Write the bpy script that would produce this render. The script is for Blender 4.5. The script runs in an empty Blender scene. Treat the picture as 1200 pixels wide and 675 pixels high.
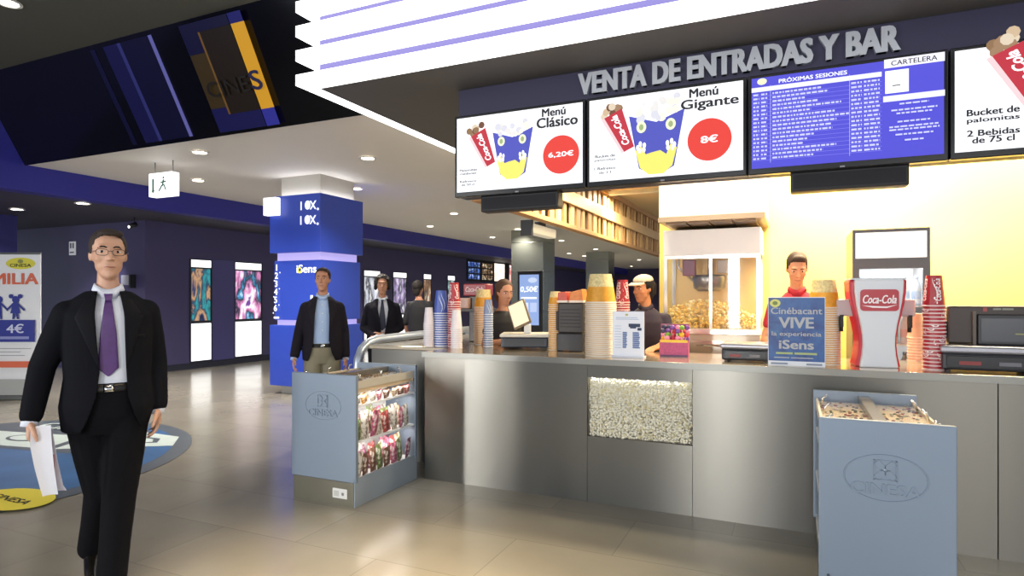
import bpy, bmesh, math, random
from mathutils import Vector, Matrix, Euler
from mathutils.bvhtree import BVHTree
random.seed(7)
SC = bpy.context.scene
COL = SC.collection
PI = math.pi
EYE = 1.48
FPX = 727.0
YAW = math.atan(330/727)

# ------------------------------------------------------------------ camera
cam_d = bpy.data.cameras.new('camera')
cam = bpy.data.objects.new('camera', cam_d)
COL.objects.link(cam)
cam.location = (0, 0, EYE)
cam.rotation_euler = (PI/2, 0, YAW)
cam_d.sensor_width = 36
cam_d.lens = FPX/1200*36
cam_d.shift_y = 11.5/1200
cam_d.clip_start = 0.05
cam_d.clip_end = 200
SC.camera = cam

def at(px, py, axis, val):
    """world point on the plane axis=val met by the sight line of a place in the photograph"""
    u = (px-600)/FPX; w = (349-py)/FPX
    D = (-math.sin(YAW)+u*math.cos(YAW), math.cos(YAW)+u*math.sin(YAW), w)
    i = 'XYZ'.index(axis)
    t = (val-(EYE if i == 2 else 0))/D[i]
    return Vector((D[0]*t, D[1]*t, EYE+D[2]*t))

# ------------------------------------------------------------------ materials
def lin(h):
    if not isinstance(h, str): return tuple(h)
    h = h.lstrip('#')
    r = [int(h[i:i+2], 16)/255 for i in (0, 2, 4)]
    return tuple((c/12.92 if c <= .04045 else ((c+.055)/1.055)**2.4) for c in r)
_M = {}
def mat(col, rough=.5, metal=0, emit=0, name=None, noise=0, bump=0, scale=40, spec=.5, coat=0):
    key = (str(col), rough, metal, emit, noise, bump, scale, spec, coat)
    if key in _M: return _M[key]
    m = bpy.data.materials.new(name or 'surface'); m.use_nodes = True
    nt = m.node_tree; b = nt.nodes['Principled BSDF']
    c = lin(col)+(1,)
    b.inputs['Base Color'].default_value = c
    b.inputs['Roughness'].default_value = rough
    b.inputs['Metallic'].default_value = metal
    b.inputs['Specular IOR Level'].default_value = spec
    b.inputs['Coat Weight'].default_value = coat
    if emit:
        b.inputs['Emission Color'].default_value = c
        b.inputs['Emission Strength'].default_value = emit
        b.inputs['Base Color'].default_value = (c[0]*.3, c[1]*.3, c[2]*.3, 1)
    if noise or bump:
        tc = nt.nodes.new('ShaderNodeTexCoord')
        n = nt.nodes.new('ShaderNodeTexNoise'); n.inputs['Scale'].default_value = scale; n.inputs['Detail'].default_value = 4
        nt.links.new(tc.outputs['Object'], n.inputs['Vector'])
        if noise:
            mr = nt.nodes.new('ShaderNodeMapRange')
            mr.inputs['To Min'].default_value = 1-noise; mr.inputs['To Max'].default_value = 1+noise
            nt.links.new(n.outputs['Fac'], mr.inputs['Value'])
            mx = nt.nodes.new('ShaderNodeVectorMath'); mx.operation = 'SCALE'
            mx.inputs[0].default_value = c[:3]
            nt.links.new(mr.outputs['Result'], mx.inputs['Scale'])
            nt.links.new(mx.outputs[0], b.inputs['Base Color'])
        if bump:
            bp = nt.nodes.new('ShaderNodeBump'); bp.inputs['Strength'].default_value = bump; bp.inputs['Distance'].default_value = .01
            nt.links.new(n.outputs['Fac'], bp.inputs['Height']); nt.links.new(bp.outputs['Normal'], b.inputs['Normal'])
    _M[key] = m
    return m

def glow(col, s=1.0):
    return mat(col, .6, 0, s, 'lit')

def steel_mat(col='#7b7973', rough=.32, aniso=.85, name='brushed_steel', rot=.25):
    key = ('steel', str(col), rough, aniso, rot)
    if key in _M: return _M[key]
    m = bpy.data.materials.new(name); m.use_nodes = True
    nt = m.node_tree; b = nt.nodes['Principled BSDF']
    b.inputs['Metallic'].default_value = 1
    b.inputs['Base Color'].default_value = lin(col)+(1,)
    b.inputs['Roughness'].default_value = rough
    b.inputs['Anisotropic'].default_value = aniso
    b.inputs['Anisotropic Rotation'].default_value = rot
    tg = nt.nodes.new('ShaderNodeTangent'); tg.direction_type = 'RADIAL'; tg.axis = 'Z'
    nt.links.new(tg.outputs[0], b.inputs['Tangent'])
    tc = nt.nodes.new('ShaderNodeTexCoord')
    mp = nt.nodes.new('ShaderNodeMapping'); mp.inputs['Scale'].default_value = (1.5, 1.5, 240)
    n = nt.nodes.new('ShaderNodeTexNoise'); n.inputs['Scale'].default_value = 3; n.inputs['Detail'].default_value = 3
    nt.links.new(tc.outputs['Object'], mp.inputs[0]); nt.links.new(mp.outputs[0], n.inputs['Vector'])
    mr = nt.nodes.new('ShaderNodeMapRange'); mr.inputs['To Min'].default_value = rough-.05; mr.inputs['To Max'].default_value = rough+.08
    nt.links.new(n.outputs['Fac'], mr.inputs['Value']); nt.links.new(mr.outputs['Result'], b.inputs['Roughness'])
    _M[key] = m
    return m

def glass_mat(col='#ffffff', alpha=.12, rough=.03, name='clear_glass'):
    key = ('glass', col, alpha)
    if key in _M: return _M[key]
    m = bpy.data.materials.new(name); m.use_nodes = True
    nt = m.node_tree; nt.nodes.clear()
    out = nt.nodes.new('ShaderNodeOutputMaterial')
    tr = nt.nodes.new('ShaderNodeBsdfTransparent'); tr.inputs[0].default_value = lin(col)+(1,)
    gl = nt.nodes.new('ShaderNodeBsdfGlossy'); gl.inputs['Roughness'].default_value = rough
    mx = nt.nodes.new('ShaderNodeMixShader')
    lw = nt.nodes.new('ShaderNodeLayerWeight'); lw.inputs[0].default_value = .5
    fr = nt.nodes.new('ShaderNodeMath'); fr.operation = 'POWER'; fr.inputs[1].default_value = 4
    nt.links.new(lw.outputs['Facing'], fr.inputs[0])
    ad = nt.nodes.new('ShaderNodeMath'); ad.operation = 'MULTIPLY_ADD'; ad.inputs[1].default_value = .5; ad.inputs[2].default_value = alpha*.3
    nt.links.new(fr.outputs[0], ad.inputs[0]); nt.links.new(ad.outputs[0], mx.inputs[0])
    nt.links.new(tr.outputs[0], mx.inputs[1]); nt.links.new(gl.outputs[0], mx.inputs[2])
    nt.links.new(mx.outputs[0], out.inputs[0])
    _M[key] = m
    return m

def art_mat(cols, scale=3.0, seed=0, emit=1.0, name='poster_print', stretch=(1, 1, 1)):
    """abstract printed picture of soft colour patches"""
    m = bpy.data.materials.new(name); m.use_nodes = True
    nt = m.node_tree; b = nt.nodes['Principled BSDF']
    tc = nt.nodes.new('ShaderNodeTexCoord'); mp = nt.nodes.new('ShaderNodeMapping')
    mp.inputs['Location'].default_value = (seed*3.1, seed*1.7, seed*.9); mp.inputs['Scale'].default_value = stretch
    n = nt.nodes.new('ShaderNodeTexNoise'); n.inputs['Scale'].default_value = scale; n.inputs['Detail'].default_value = 5
    n.inputs['Distortion'].default_value = .35
    r = nt.nodes.new('ShaderNodeValToRGB')
    el = r.color_ramp.elements
    k = len(cols)
    for i, c in enumerate(cols):
        p = .3+.4*i/(k-1)
        e = el[i] if i < 2 else el.new(p)
        e.position = p; e.color = lin(c)+(1,)
    nt.links.new(tc.outputs['Object'], mp.inputs[0]); nt.links.new(mp.outputs[0], n.inputs['Vector'])
    nt.links.new(n.outputs['Fac'], r.inputs[0])
    nt.links.new(r.outputs[0], b.inputs['Base Color'])
    if emit:
        nt.links.new(r.outputs[0], b.inputs['Emission Color']); b.inputs['Emission Strength'].default_value = emit
    b.inputs['Roughness'].default_value = .35
    return m

# ------------------------------------------------------------------ mesh builder
class MB:
    def __init__(s):
        s.v = []; s.f = []; s.m = []; s.mats = []; s.sm = []
    def mi(s, m):
        if m is None: return 0
        if m not in s.mats: s.mats.append(m)
        return s.mats.index(m)
    def add(s, vs, fs, m=None, smooth=False):
        o = len(s.v); s.v += [tuple(v) for v in vs]
        k = s.mi(m)
        for f in fs:
            s.f.append(tuple(i+o for i in f)); s.m.append(k); s.sm.append(smooth)
    def box(s, x0, x1, y0, y1, z0, z1, m=None, M=None):
        if x0 > x1: x0, x1 = x1, x0
        if y0 > y1: y0, y1 = y1, y0
        if z0 > z1: z0, z1 = z1, z0
        vs = [Vector(p) for p in ((x0,y0,z0),(x1,y0,z0),(x1,y1,z0),(x0,y1,z0),(x0,y0,z1),(x1,y0,z1),(x1,y1,z1),(x0,y1,z1))]
        if M: vs = [M @ v for v in vs]
        s.add(vs, [(0,3,2,1),(4,5,6,7),(0,1,5,4),(1,2,6,5),(2,3,7,6),(3,0,4,7)], m)
    def prism(s, pts, y0, y1, m=None, M=None):
        """polygon in x,z (counter-clockwise seen from -y) extruded y0..y1"""
        n = len(pts)
        vs = [Vector((x, y0, z)) for x, z in pts]+[Vector((x, y1, z)) for x, z in pts]
        if M: vs = [M @ v for v in vs]
        fs = [tuple(range(n)), tuple(reversed(range(n, 2*n)))]
        for i in range(n):
            j = (i+1) % n; fs.append((i, i+n, j+n, j))
        s.add(vs, fs, m)
    def lathe(s, prof, c=(0, 0, 0), m=None, n=32, M=None, smooth=True, sq=None, cap=True):
        """profile [(r,z)] from bottom to top turned about z"""
        vs = []; fs = []
        for r, z in prof:
            for i in range(n):
                a = 2*PI*i/n
                ca, sa = math.cos(a), math.sin(a)
                if sq:
                    e = 2/sq
                    ca = math.copysign(abs(ca)**e, ca); sa = math.copysign(abs(sa)**e, sa)
                v = Vector((c[0]+r*ca, c[1]+r*sa, c[2]+z))
                vs.append(M @ v if M else v)
        for k in range(len(prof)-1):
            for i in range(n):
                j = (i+1) % n
                fs.append((k*n+i, k*n+j, (k+1)*n+j, (k+1)*n+i))
        s.add(vs, fs, m, smooth)
        if cap:
            o = len(s.v)-len(vs); kk = s.mi(m)
            s.f.append(tuple(o+i for i in reversed(range(n)))); s.m.append(kk); s.sm.append(False)
            s.f.append(tuple(o+(len(prof)-1)*n+i for i in range(n))); s.m.append(kk); s.sm.append(False)
    def tube(s, pts, r, m=None, n=12, caps=True):
        pts = [Vector(p) for p in pts]
        rs = r if isinstance(r, (list, tuple)) else [r]*len(pts)
        vs = []; fs = []; up = None
        for k, p in enumerate(pts):
            t = (pts[min(k+1, len(pts)-1)]-pts[max(k-1, 0)]).normalized()
            if up is None:
                up = Vector((0, 0, 1)) if abs(t.z) < .9 else Vector((1, 0, 0))
            a = t.cross(up).normalized(); b2 = a.cross(t).normalized(); up = b2
            for i in range(n):
                an = 2*PI*i/n
                vs.append(p+(a*math.cos(an)+b2*math.sin(an))*rs[k])
        for k in range(len(pts)-1):
            for i in range(n):
                j = (i+1) % n
                fs.append((k*n+i, (k+1)*n+i, (k+1)*n+j, k*n+j))
        if caps:
            fs.append(tuple(range(n))); fs.append(tuple(reversed(range((len(pts)-1)*n, len(pts)*n))))
        s.add(vs, fs, m, True)
    def ellip(s, c, r, m=None, R=None, nu=16, nv=10):
        c = Vector(c); vs = [Vector((0, 0, -r[2]))]; fs = []
        for k in range(1, nv):
            ph = -PI/2+PI*k/nv
            for i in range(nu):
                a = 2*PI*i/nu
                vs.append(Vector((r[0]*math.cos(ph)*math.cos(a), r[1]*math.cos(ph)*math.sin(a), r[2]*math.sin(ph))))
        vs.append(Vector((0, 0, r[2])))
        for i in range(nu):
            j = (i+1) % nu
            fs.append((0, 1+j, 1+i))
            for k in range(nv-2):
                fs.append((1+k*nu+i, 1+k*nu+j, 1+(k+1)*nu+j, 1+(k+1)*nu+i))
            fs.append((1+(nv-2)*nu+i, 1+(nv-2)*nu+j, len(vs)-1))
        if R: vs = [R @ v for v in vs]
        s.add([v+c for v in vs], fs, m, True)
    def loft(s, rings, m=None, n=32, e=2.3):
        """rings (z,cx,cy,rx,ry)"""
        vs = []; fs = []
        for z, cx, cy, rx, ry in rings:
            for i in range(n):
                a = 2*PI*i/n; ca, sa = math.cos(a), math.sin(a)
                vs.append((cx+rx*math.copysign(abs(ca)**(2/e), ca), cy+ry*math.copysign(abs(sa)**(2/e), sa), z))
        for k in range(len(rings)-1):
            for i in range(n):
                j = (i+1) % n
                fs.append((k*n+i, k*n+j, (k+1)*n+j, (k+1)*n+i))
        if rings[0][0] > rings[-1][0]:
            fs = [tuple(reversed(f)) for f in fs]
            fs.append(tuple(range(n))); fs.append(tuple(reversed(range((len(rings)-1)*n, len(rings)*n))))
        else:
            fs.append(tuple(reversed(range(n)))); fs.append(tuple(range((len(rings)-1)*n, len(rings)*n)))
        s.add(vs, fs, m, True)
    def mesh(s, name='m'):
        me = bpy.data.meshes.new(name)
        me.from_pydata(s.v, [], s.f)
        for m in s.mats: me.materials.append(m)
        me.polygons.foreach_set('material_index', s.m)
        me.polygons.foreach_set('use_smooth', s.sm)
        me.update()
        return me
    def build(s, name, m=None, parent=None, bevel=0, loc=None, rot=None):
        if m is not None and not s.mats: s.mats = [m]
        me = s.mesh(name)
        return put(me, name, None, parent, bevel, loc, rot)

def put(me, name, m=None, parent=None, bevel=0, loc=None, rot=None):
    if m is not None:
        me.materials.clear(); me.materials.append(m)
    o = bpy.data.objects.new(name, me); COL.objects.link(o)
    if parent: o.parent = parent
    if loc: o.location = loc
    if rot: o.rotation_euler = rot
    if bevel:
        b = o.modifiers.new('bevel', 'BEVEL'); b.width = bevel; b.segments = 2; b.limit_method = 'ANGLE'; b.angle_limit = math.radians(40)
    return o

def tag(o, label=None, cat=None, group=None, kind=None):
    if label: o['label'] = label
    if cat: o['category'] = cat
    if group: o['group'] = group
    if kind: o['kind'] = kind
    return o
def thing(name, label, cat, loc=(0, 0, 0), rz=0, group=None):
    o = bpy.data.objects.new(name, None); COL.objects.link(o)
    o.empty_display_size = .05
    o.location = loc; o.rotation_euler = (0, 0, rz)
    return tag(o, label, cat, group)
def copy_tree(o, parent=None):
    c = o.copy(); COL.objects.link(c); c.parent = parent
    for ch in list(o.children): copy_tree(ch, c)
    return c
def struct(name, mb, m=None, bevel=0):
    return tag(mb.build(name, m, None, bevel), kind='structure')

# ------------------------------------------------------------------ lettering
_T = {}
def text_geo(txt, bold=0.0, shear=0.0, ext=0.0, spacing=1.0):
    key = (txt, bold, shear, ext, spacing)
    if key in _T: return _T[key]
    cu = bpy.data.curves.new('lettering', 'FONT'); cu.body = txt
    cu.offset = bold; cu.shear = shear; cu.extrude = ext; cu.space_character = spacing
    cu.resolution_u = 3
    o = bpy.data.objects.new('lettering', cu); COL.objects.link(o)
    dg = bpy.context.evaluated_depsgraph_get(); dg.update()
    me = bpy.data.meshes.new_from_object(o.evaluated_get(dg))
    vs = [tuple(v.co) for v in me.vertices]; fs = [tuple(p.vertices) for p in me.polygons]
    bpy.data.objects.remove(o); bpy.data.curves.remove(cu); bpy.data.meshes.remove(me)
    x0 = min(v[0] for v in vs); x1 = max(v[0] for v in vs); y0 = min(v[1] for v in vs); y1 = max(v[1] for v in vs)
    r = ([(v[0]-x0, v[1]-y0, v[2]) for v in vs], fs, x1-x0, y1-y0)
    _T[key] = r
    return r

class Art:
    """flat print lying in x,z and facing -y; every layer a hair in front of the last"""
    def __init__(s, step=.0006, y=0): s.mb = MB(); s.y = y; s.step = step
    def _n(s): s.y -= s.step; return s.y
    def poly(s, pts, m):
        y = s._n(); s.mb.add([(x, y, z) for x, z in pts], [tuple(range(len(pts)))], m)
    def rect(s, x0, x1, z0, z1, m): s.poly([(x0, z0), (x1, z0), (x1, z1), (x0, z1)], m)
    def rects(s, rs, m):
        y = s._n()
        for x0, x1, z0, z1 in rs: s.mb.add([(x0, y, z0), (x1, y, z0), (x1, y, z1), (x0, y, z1)], [(0, 1, 2, 3)], m)
    def disc(s, x, z, rx, rz, m, n=40): s.poly([(x+rx*math.cos(2*PI*i/n), z+rz*math.sin(2*PI*i/n)) for i in range(n)], m)
    def text(s, t, x, z, h, m, w=None, bold=.0, shear=0, align='l', rot=0):
        vs, fs, tw, th = text_geo(t, 0, shear)
        k = h/th; kx = (w/tw) if w else k
        W = tw*kx; ox = {'l': 0, 'c': -W/2, 'r': -W}[align]
        cr, sr = math.cos(rot), math.sin(rot); o = bold*k*1.1
        for dx, dz in (((-o, -o*.5), (o, o*.5), (-o, o*.5), (o, -o*.5)) if bold else ((0, 0),)):
            y = s._n()+s.step*.7*(dx != -o or dz > 0)*bool(bold); out = []
            for v in vs:
                a = v[0]*kx+ox+dx; b = v[1]*k+dz
                out.append((x+a*cr-b*sr, y, z+a*sr+b*cr))
            s.mb.add(out, fs, m)
    def build(s, name, parent=None, loc=None, rot=None): return s.mb.build(name, None, parent, 0, loc, rot)
# ================================================================== THE SETTING
# world: soft daylight from the glazed entrance side behind the camera
w = bpy.data.worlds.new('world'); SC.world = w; w.use_nodes = True
bg = w.node_tree.nodes['Background']; bg.inputs[0].default_value = (.80, .88, 1, 1); bg.inputs[1].default_value = .95

def floor_mat():
    m = bpy.data.materials.new('floor_tiles'); m.use_nodes = True
    nt = m.node_tree; b = nt.nodes['Principled BSDF']
    tc = nt.nodes.new('ShaderNodeTexCoord'); mp = nt.nodes.new('ShaderNodeMapping')
    mp.inputs['Location'].default_value = (.35, .12, 0)
    br = nt.nodes.new('ShaderNodeTexBrick'); br.inputs['Scale'].default_value = 1
    br.offset = .5; br.inputs['Brick Width'].default_value = 1.2; br.inputs['Row Height'].default_value = .6
    br.inputs['Mortar Size'].default_value = .003; br.inputs['Bias'].default_value = 0
    br.inputs['Color1'].default_value = lin('#8f8a7e')+(1,); br.inputs['Color2'].default_value = lin('#9b9587')+(1,)
    br.inputs['Mortar'].default_value = lin('#837d72')+(1,)
    n = nt.nodes.new('ShaderNodeTexNoise'); n.inputs['Scale'].default_value = 1.6; n.inputs['Detail'].default_value = 6
    mx = nt.nodes.new('ShaderNodeMix'); mx.data_type = 'RGBA'; mx.blend_type = 'MULTIPLY'; mx.inputs[0].default_value = .35
    nt.links.new(tc.outputs['Object'], mp.inputs[0]); nt.links.new(mp.outputs[0], br.inputs['Vector'])
    nt.links.new(tc.outputs['Object'], n.inputs['Vector'])
    nt.links.new(br.outputs['Color'], mx.inputs[6]); nt.links.new(n.outputs['Fac'], mx.inputs[7])
    nt.links.new(mx.outputs[2], b.inputs['Base Color'])
    mr = nt.nodes.new('ShaderNodeMapRange'); mr.inputs['To Min'].default_value = .13; mr.inputs['To Max'].default_value = .26
    nt.links.new(n.outputs['Fac'], mr.inputs['Value']); nt.links.new(mr.outputs['Result'], b.inputs['Roughness'])
    b.inputs['Specular IOR Level'].default_value = .62
    return m

NAVY = mat('#2b2a6b', .55, noise=.06, scale=3, name='navy_wall_paint')
PURPLE = mat('#453f66', .6, noise=.06, scale=3, name='dark_violet_paint')
BEAM = mat('#29298c', .5, name='blue_beam_paint')
CEILW = mat('#e4dfd6', .55, noise=.03, scale=1.2, name='white_ceiling')
CEILD = mat('#4a4a42', .7, noise=.05, scale=1.5, name='dark_ceiling')
BLACK = mat('#0b0b0f', .25, name='black_gloss')
BLACKM = mat('#15151a', .5, name='black_matt')
STEEL = steel_mat()
STEELD = steel_mat('#8f8f8a', .4, .7, 'dull_steel')
CHROME = mat('#dddddd', .12, 1, name='chrome')
WHITE = mat('#e9e9e6', .5, name='white_plastic')
WLIT = glow('#ffffff', 1.6)
FINM = glow('#ffffff', 2.6)

mb = MB(); mb.box(-18, 5, -5, 40, -.1, 0, floor_mat()); struct('floor', mb)
# low white ceiling over the rear lobby and the dark higher one over the entrance side
mb = MB(); mb.box(-9.83, -3.73, 5.10, 40, 3.35, 3.5, CEILW); struct('ceiling', mb)
mb = MB(); mb.box(-3.73, 5, 11.55, 40, 3.35, 3.5, CEILW); struct('ceiling_rear', mb)
mb = MB(); mb.box(-9.83, 5, -5, 5.1, 4.40, 4.55, CEILD); struct('ceiling_entrance', mb)
# the wall above the low zone and the low ceiling beyond it
mb = MB(); mb.box(-10.1, -9.83, -5, 40, 2.98, 4.6, BEAM); struct('trim_1', mb)
mb = MB(); mb.box(-18, -10.1, -5, 40, 2.98, 3.1, mat('#3a3844', .6)); struct('ceiling_side', mb)
# left wall with niches for the lit poster cases
poster_y = [(8.95, 9.48), (10.07, 10.86), (14.65, 15.45), (16.1, 16.86), (17.85, 18.35), (19.45, 20.0)]
mb = MB()
ys = [7.98]+[v for p in poster_y for v in p]+[40]
mb.box(-11.9, -11.5, 7.98, 40, 0, 2.98, PURPLE)
mb.box(-11.5, -11.4, 7.98, 40, 2.30, 2.98, PURPLE)
mb.box(-11.5, -11.4, 7.98, 40, 0, .13, mat('#1c1b2c', .4))
for i in range(0, len(ys), 2):
    c = PURPLE if i != 2 else mat('#4b4780', .5, name='violet_panel')
    mb.box(-11.5, -11.4 if i != 2 else -11.385, ys[i], ys[i+1], .13, 2.30, c)
struct('wall_left', mb)
mb = MB(); mb.box(-18, -11.9, 7.98, 8.2, 0, 2.98, PURPLE); struct('wall_side_passage', mb)
mb = MB(); mb.box(-13.3, -12.95, -5, 6.6, 0, 2.98, NAVY); struct('wall_side', mb)
mb = MB(); mb.box(-11.4, 5, 39.8, 40, 0, 3.35, PURPLE); struct('wall_back', mb)
mb = MB(); mb.box(-11.41, -11.385, 7.98, 40, 0, .09, mat('#202030', .4)); struct('baseboard_left', mb)

# bar: back wall, its ceiling
def bar_wall_mat():
    m = bpy.data.materials.new('yellow_bar_wall'); m.use_nodes = True
    nt = m.node_tree; b = nt.nodes['Principled BSDF']
    b.inputs['Base Color'].default_value = lin('#f4d878')+(1,)
    b.inputs['Roughness'].default_value = .22
    return m
BARW = bar_wall_mat()
mb = MB(); mb.box(-1.22, 3.6, 6.25, 6.4, 0, 3.1, BARW); struct('wall_bar_back', mb)
mb = MB(); mb.box(2.9, 3.0, 5.05, 6.25, 0, 3.1, BARW); struct('wall_bar_end', mb)
mb = MB(); mb.box(-2.62, 3.6, 4.70, 13.2, 3.10, 3.2, mat('#e2cfa8', .6)); struct('ceiling_bar', mb)

# ---------------------------------------------------------------- fascia of lit fins
t = thing('lit_fascia', 'stack of glowing white horizontal fins with purple gaps above the bar', 'fascia', (-3.59, 4.04, 3.22))
L = 7.5
mb = MB(); mb.box(0, L, 0, .56, .012, 1.165, mat('#7d74be', .5, emit=.55, name='purple_back_light')); mb.build('backing', None, t)
mb = MB(); mb.box(0, .3, .5601, 7.5, .012, 1.165, mat('#5d54b8', .5, emit=.55)); mb.build('side_backing', None, t)
mb = MB(); mb.box(.0, L, 0, .56, 0, .012, mat('#55534f', .6, name='grey_soffit')); mb.box(0, 1.03, .5601, 7.5, 0, .012, mat('#55534f', .6)); mb.build('soffit', None, t)
for k in range(6):
    z0 = .200*k
    m2 = MB()
    m2.box(-.13, L, -.14, -.001, z0, z0+.088, FINM)
    m2.box(-.13, -.001, -.001, 7.5, z0, z0+.088, FINM)
    m2.build('light_fin', None, t)

# ---------------------------------------------------------------- slanted black panel wall on the left above the low ceiling
bot = Vector((0, 5.09, 3.33)); top = Vector((0, 4.52, 4.40))
sl = (top-bot).length; tilt = math.atan2(bot.y-top.y, top.z-bot.z)
t = thing('slanted_display_wall', 'long slanted glossy black display wall above the white ceiling edge', 'display wall', (-9.80, 5.09, 3.33))
t.rotation_euler = (tilt, 0, 0)
mb = MB(); mb.box(0, 6.05, 0, .05, 0, sl, mat('#08080c', .12, name='black_glass')); mb.build('panel', None, t)
a = Art(.003)
def strip(u0, u1, col, s, z0=.05, z1=sl-.05): a.rect(u0, u1, z0, z1, mat(col, .3, emit=s))
def wx(px, py=150):  # position along the wall of a place near its lower edge
    return at(px, py, 'Y', 5.05).x+9.80
strip(wx(155,160), wx(160,160), '#15153f', 0.25); strip(wx(170,160), wx(187,158), '#1d1d55', 0.28); strip(wx(186,158), wx(190,158), '#3b3e86', 0.30)
strip(wx(190,158), wx(222,155), '#12123a', 0.25); strip(wx(222,155), wx(226,155), '#7777c8', 0.35)
# dim round emblem in dark slats, one slat bright
x0, x1 = wx(258,150), wx(330,141)
W = x1-x0
nS = 5
for i, (u0, u1, cc, s) in enumerate([(0, .26, '#4a3a1c', .25), (.26, .30, '#7d5a2c', .4), (.30, .78, '#2a2016', .25), (.80, 1.0, '#dca02a', .6)]):
    a.rect(x0+W*u0, x0+W*u1, .22 if i else .30, sl-.14 if i else sl-.34, mat(cc, .3, emit=s))
    a.rect(x0+W*u0, x0+W*u1, .04, .22 if i else .30, mat('#1c1c5a' if i != 3 else '#3a3cae', .3, emit=.35))
    a.rect(x0+W*u0, x0+W*u1, sl-.14 if i else sl-.34, sl-.04, mat('#141440' if i != 3 else '#24247c', .3, emit=.3))
a.text('CINE', x0+W*.10, .42, .16, mat('#18130e', .4), bold=.01, w=W*.66)
a.text('S', x0+W*.82, .42, .19, mat('#20204a', .4), bold=.02, w=W*.15)
a.build('picture', t)

# ---------------------------------------------------------------- sign wall above the screens
mb = MB(); mb.box(-2.56, 3.6, 4.56, 4.70, 2.32, 3.2185, mat('#2a2845', .55, name='dark_sign_wall')); struct('wall_sign', mb)
vs, fs, tw, th = text_geo('VENTA DE ENTRADAS Y BAR', .026, 0, .02, 1.03)
hx0 = at(679, 97, 'Y', 4.54).x; hx1 = at(1054, 50, 'Y', 4.54).x
kx = (hx1-hx0)/tw; kz = .165/th
mb = MB()
for q, dx in enumerate((-.006, 0, .006)): mb.add([(v[0]*kx+dx, -v[2]-(.0007*q), v[1]*kz) for v in vs], fs, mat('#b4b8c0', .4, .2, name='silver_letters'))
tag(mb.build('sign_lettering', loc=(hx0, 4.54, 3.025)), 'silver raised capital letters VENTA DE ENTRADAS Y BAR over the menu screens', 'sign')

# ---------------------------------------------------------------- menu screens
INK = mat('#1a1a24', .6); RED = glow('#dd3a30', .95); BLU = glow('#4a4fb5', .95); YEL = glow('#ece06a', 1.0); COKE = glow('#b8283a', .95)
SWH = glow('#f4f6fb', 1.12); SBL = glow('#4a47c8', 1.0); SLB = glow('#c6c9f5', 1.0)
def tub_and_cup(a, cx, cz, k, cupx, cupz, ck):
    """popcorn tub and drink drawn on the screen"""
    a.poly([(cx-.19*k, cz+.17*k), (cx-.12*k, cz-.2*k), (cx-.05*k, cz-.24*k), (cx+.05*k, cz-.24*k), (cx+.12*k, cz-.2*k), (cx+.19*k, cz+.18*k), (cx, cz+.11*k)], BLU)
    for _ in range(26):
        r = random.uniform(.018, .032)*k
        px_, pz_ = cx+random.uniform(-.16, .16)*k, cz+random.uniform(.13, .27)*k
        a.disc(px_, pz_, r, r, glow(random.choice(['#dcdad8', '#f0ead6', '#cfd0da', '#fafafa']), 1.0), 10)
    a.poly([(cx-.14*k, cz-.08*k), (cx-.11*k, cz-.2*k), (cx-.05*k, cz-.25*k), (cx+.05*k, cz-.25*k), (cx+.11*k, cz-.2*k), (cx+.14*k, cz-.08*k), (cx+.10*k, cz-.05*k), (cx+.07*k, cz-.12*k), (cx+.03*k, cz-.09*k), (cx-.03*k, cz-.10*k), (cx-.07*k, cz-.11*k), (cx-.10*k, cz-.05*k)], YEL)
    for s in (-1, 1):
        a.disc(cx+s*.10*k, cz+.08*k, .034*k, .04*k, glow('#e6ecc8', 1), 20); a.disc(cx+s*.10*k, cz+.08*k, .016*k, .022*k, glow('#98a878', 1), 14)
        for q in range(5):
            a.disc(cx+s*(.10+.025*math.cos(q*1.3))*k, cz+(-.06+.025*math.sin(q*1.3))*k, .012*k, .02*k, SWH, 8)
    # drink
    rot = .42; cr, sr = math.cos(rot), math.sin(rot)
    def T(p): return (cupx+(p[0]*cr-p[1]*sr)*ck, cupz+(p[0]*sr+p[1]*cr)*ck)
    for q in range(9):
        a.disc(*T((random.uniform(-.06, .07), .15+random.uniform(-.01, .05))), .028*ck, .028*ck, glow(random.choice(['#6b4430', '#8a6a4a', '#c9b090', '#9a7a5c', '#d8c8b0']), .95), 9)
    a.poly([T(p) for p in ((-.085, .14), (-.05, -.16), (.05, -.16), (.085, .14))], COKE)
    a.poly([T(p) for p in ((-.05, -.16), (-.085, .14), (-.06, .14), (-.03, -.16))], glow('#e8c8cc', 1))
    vs, fs, tw, th = text_geo('Coca-Cola', .03, .3)
    y = a._n(); kk = .24/tw; out = []
    for v in vs:
        p = (v[0]*kk-.12, v[1]*.055/th-.027)
        p = (p[1]*-1+.008, -p[0]*-1)  # reads up the cup
        q = T(p); out.append((q[0], y, q[1]))
    a.mb.add(out, fs, SWH)
def tv(x0, label, draw):
    t = thing('menu_screen', label, 'screen', (x0, 4.50, 2.312), 0, 'row of screens over the counter')
    mb = MB(); mb.box(0, 1.132, 0, .055, 0, .672, BLACK); mb.build('housing', None, t, .006)
    a = Art(.0005, -.001); draw(a)
    a.build('screen_picture', t)
    m = MB(); m.box(.552, .58, -.004, 0, .006, .016, mat('#888890', .3)); m.build('emblem', None, t)
    return t
SX0, SX1, SZ0, SZ1 = .022, 1.110, .040, .650
SW, SH = SX1-SX0, SZ1-SZ0
X = lambda u: SX0+SW*u
Z = lambda v: SZ1-SH*v
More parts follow.
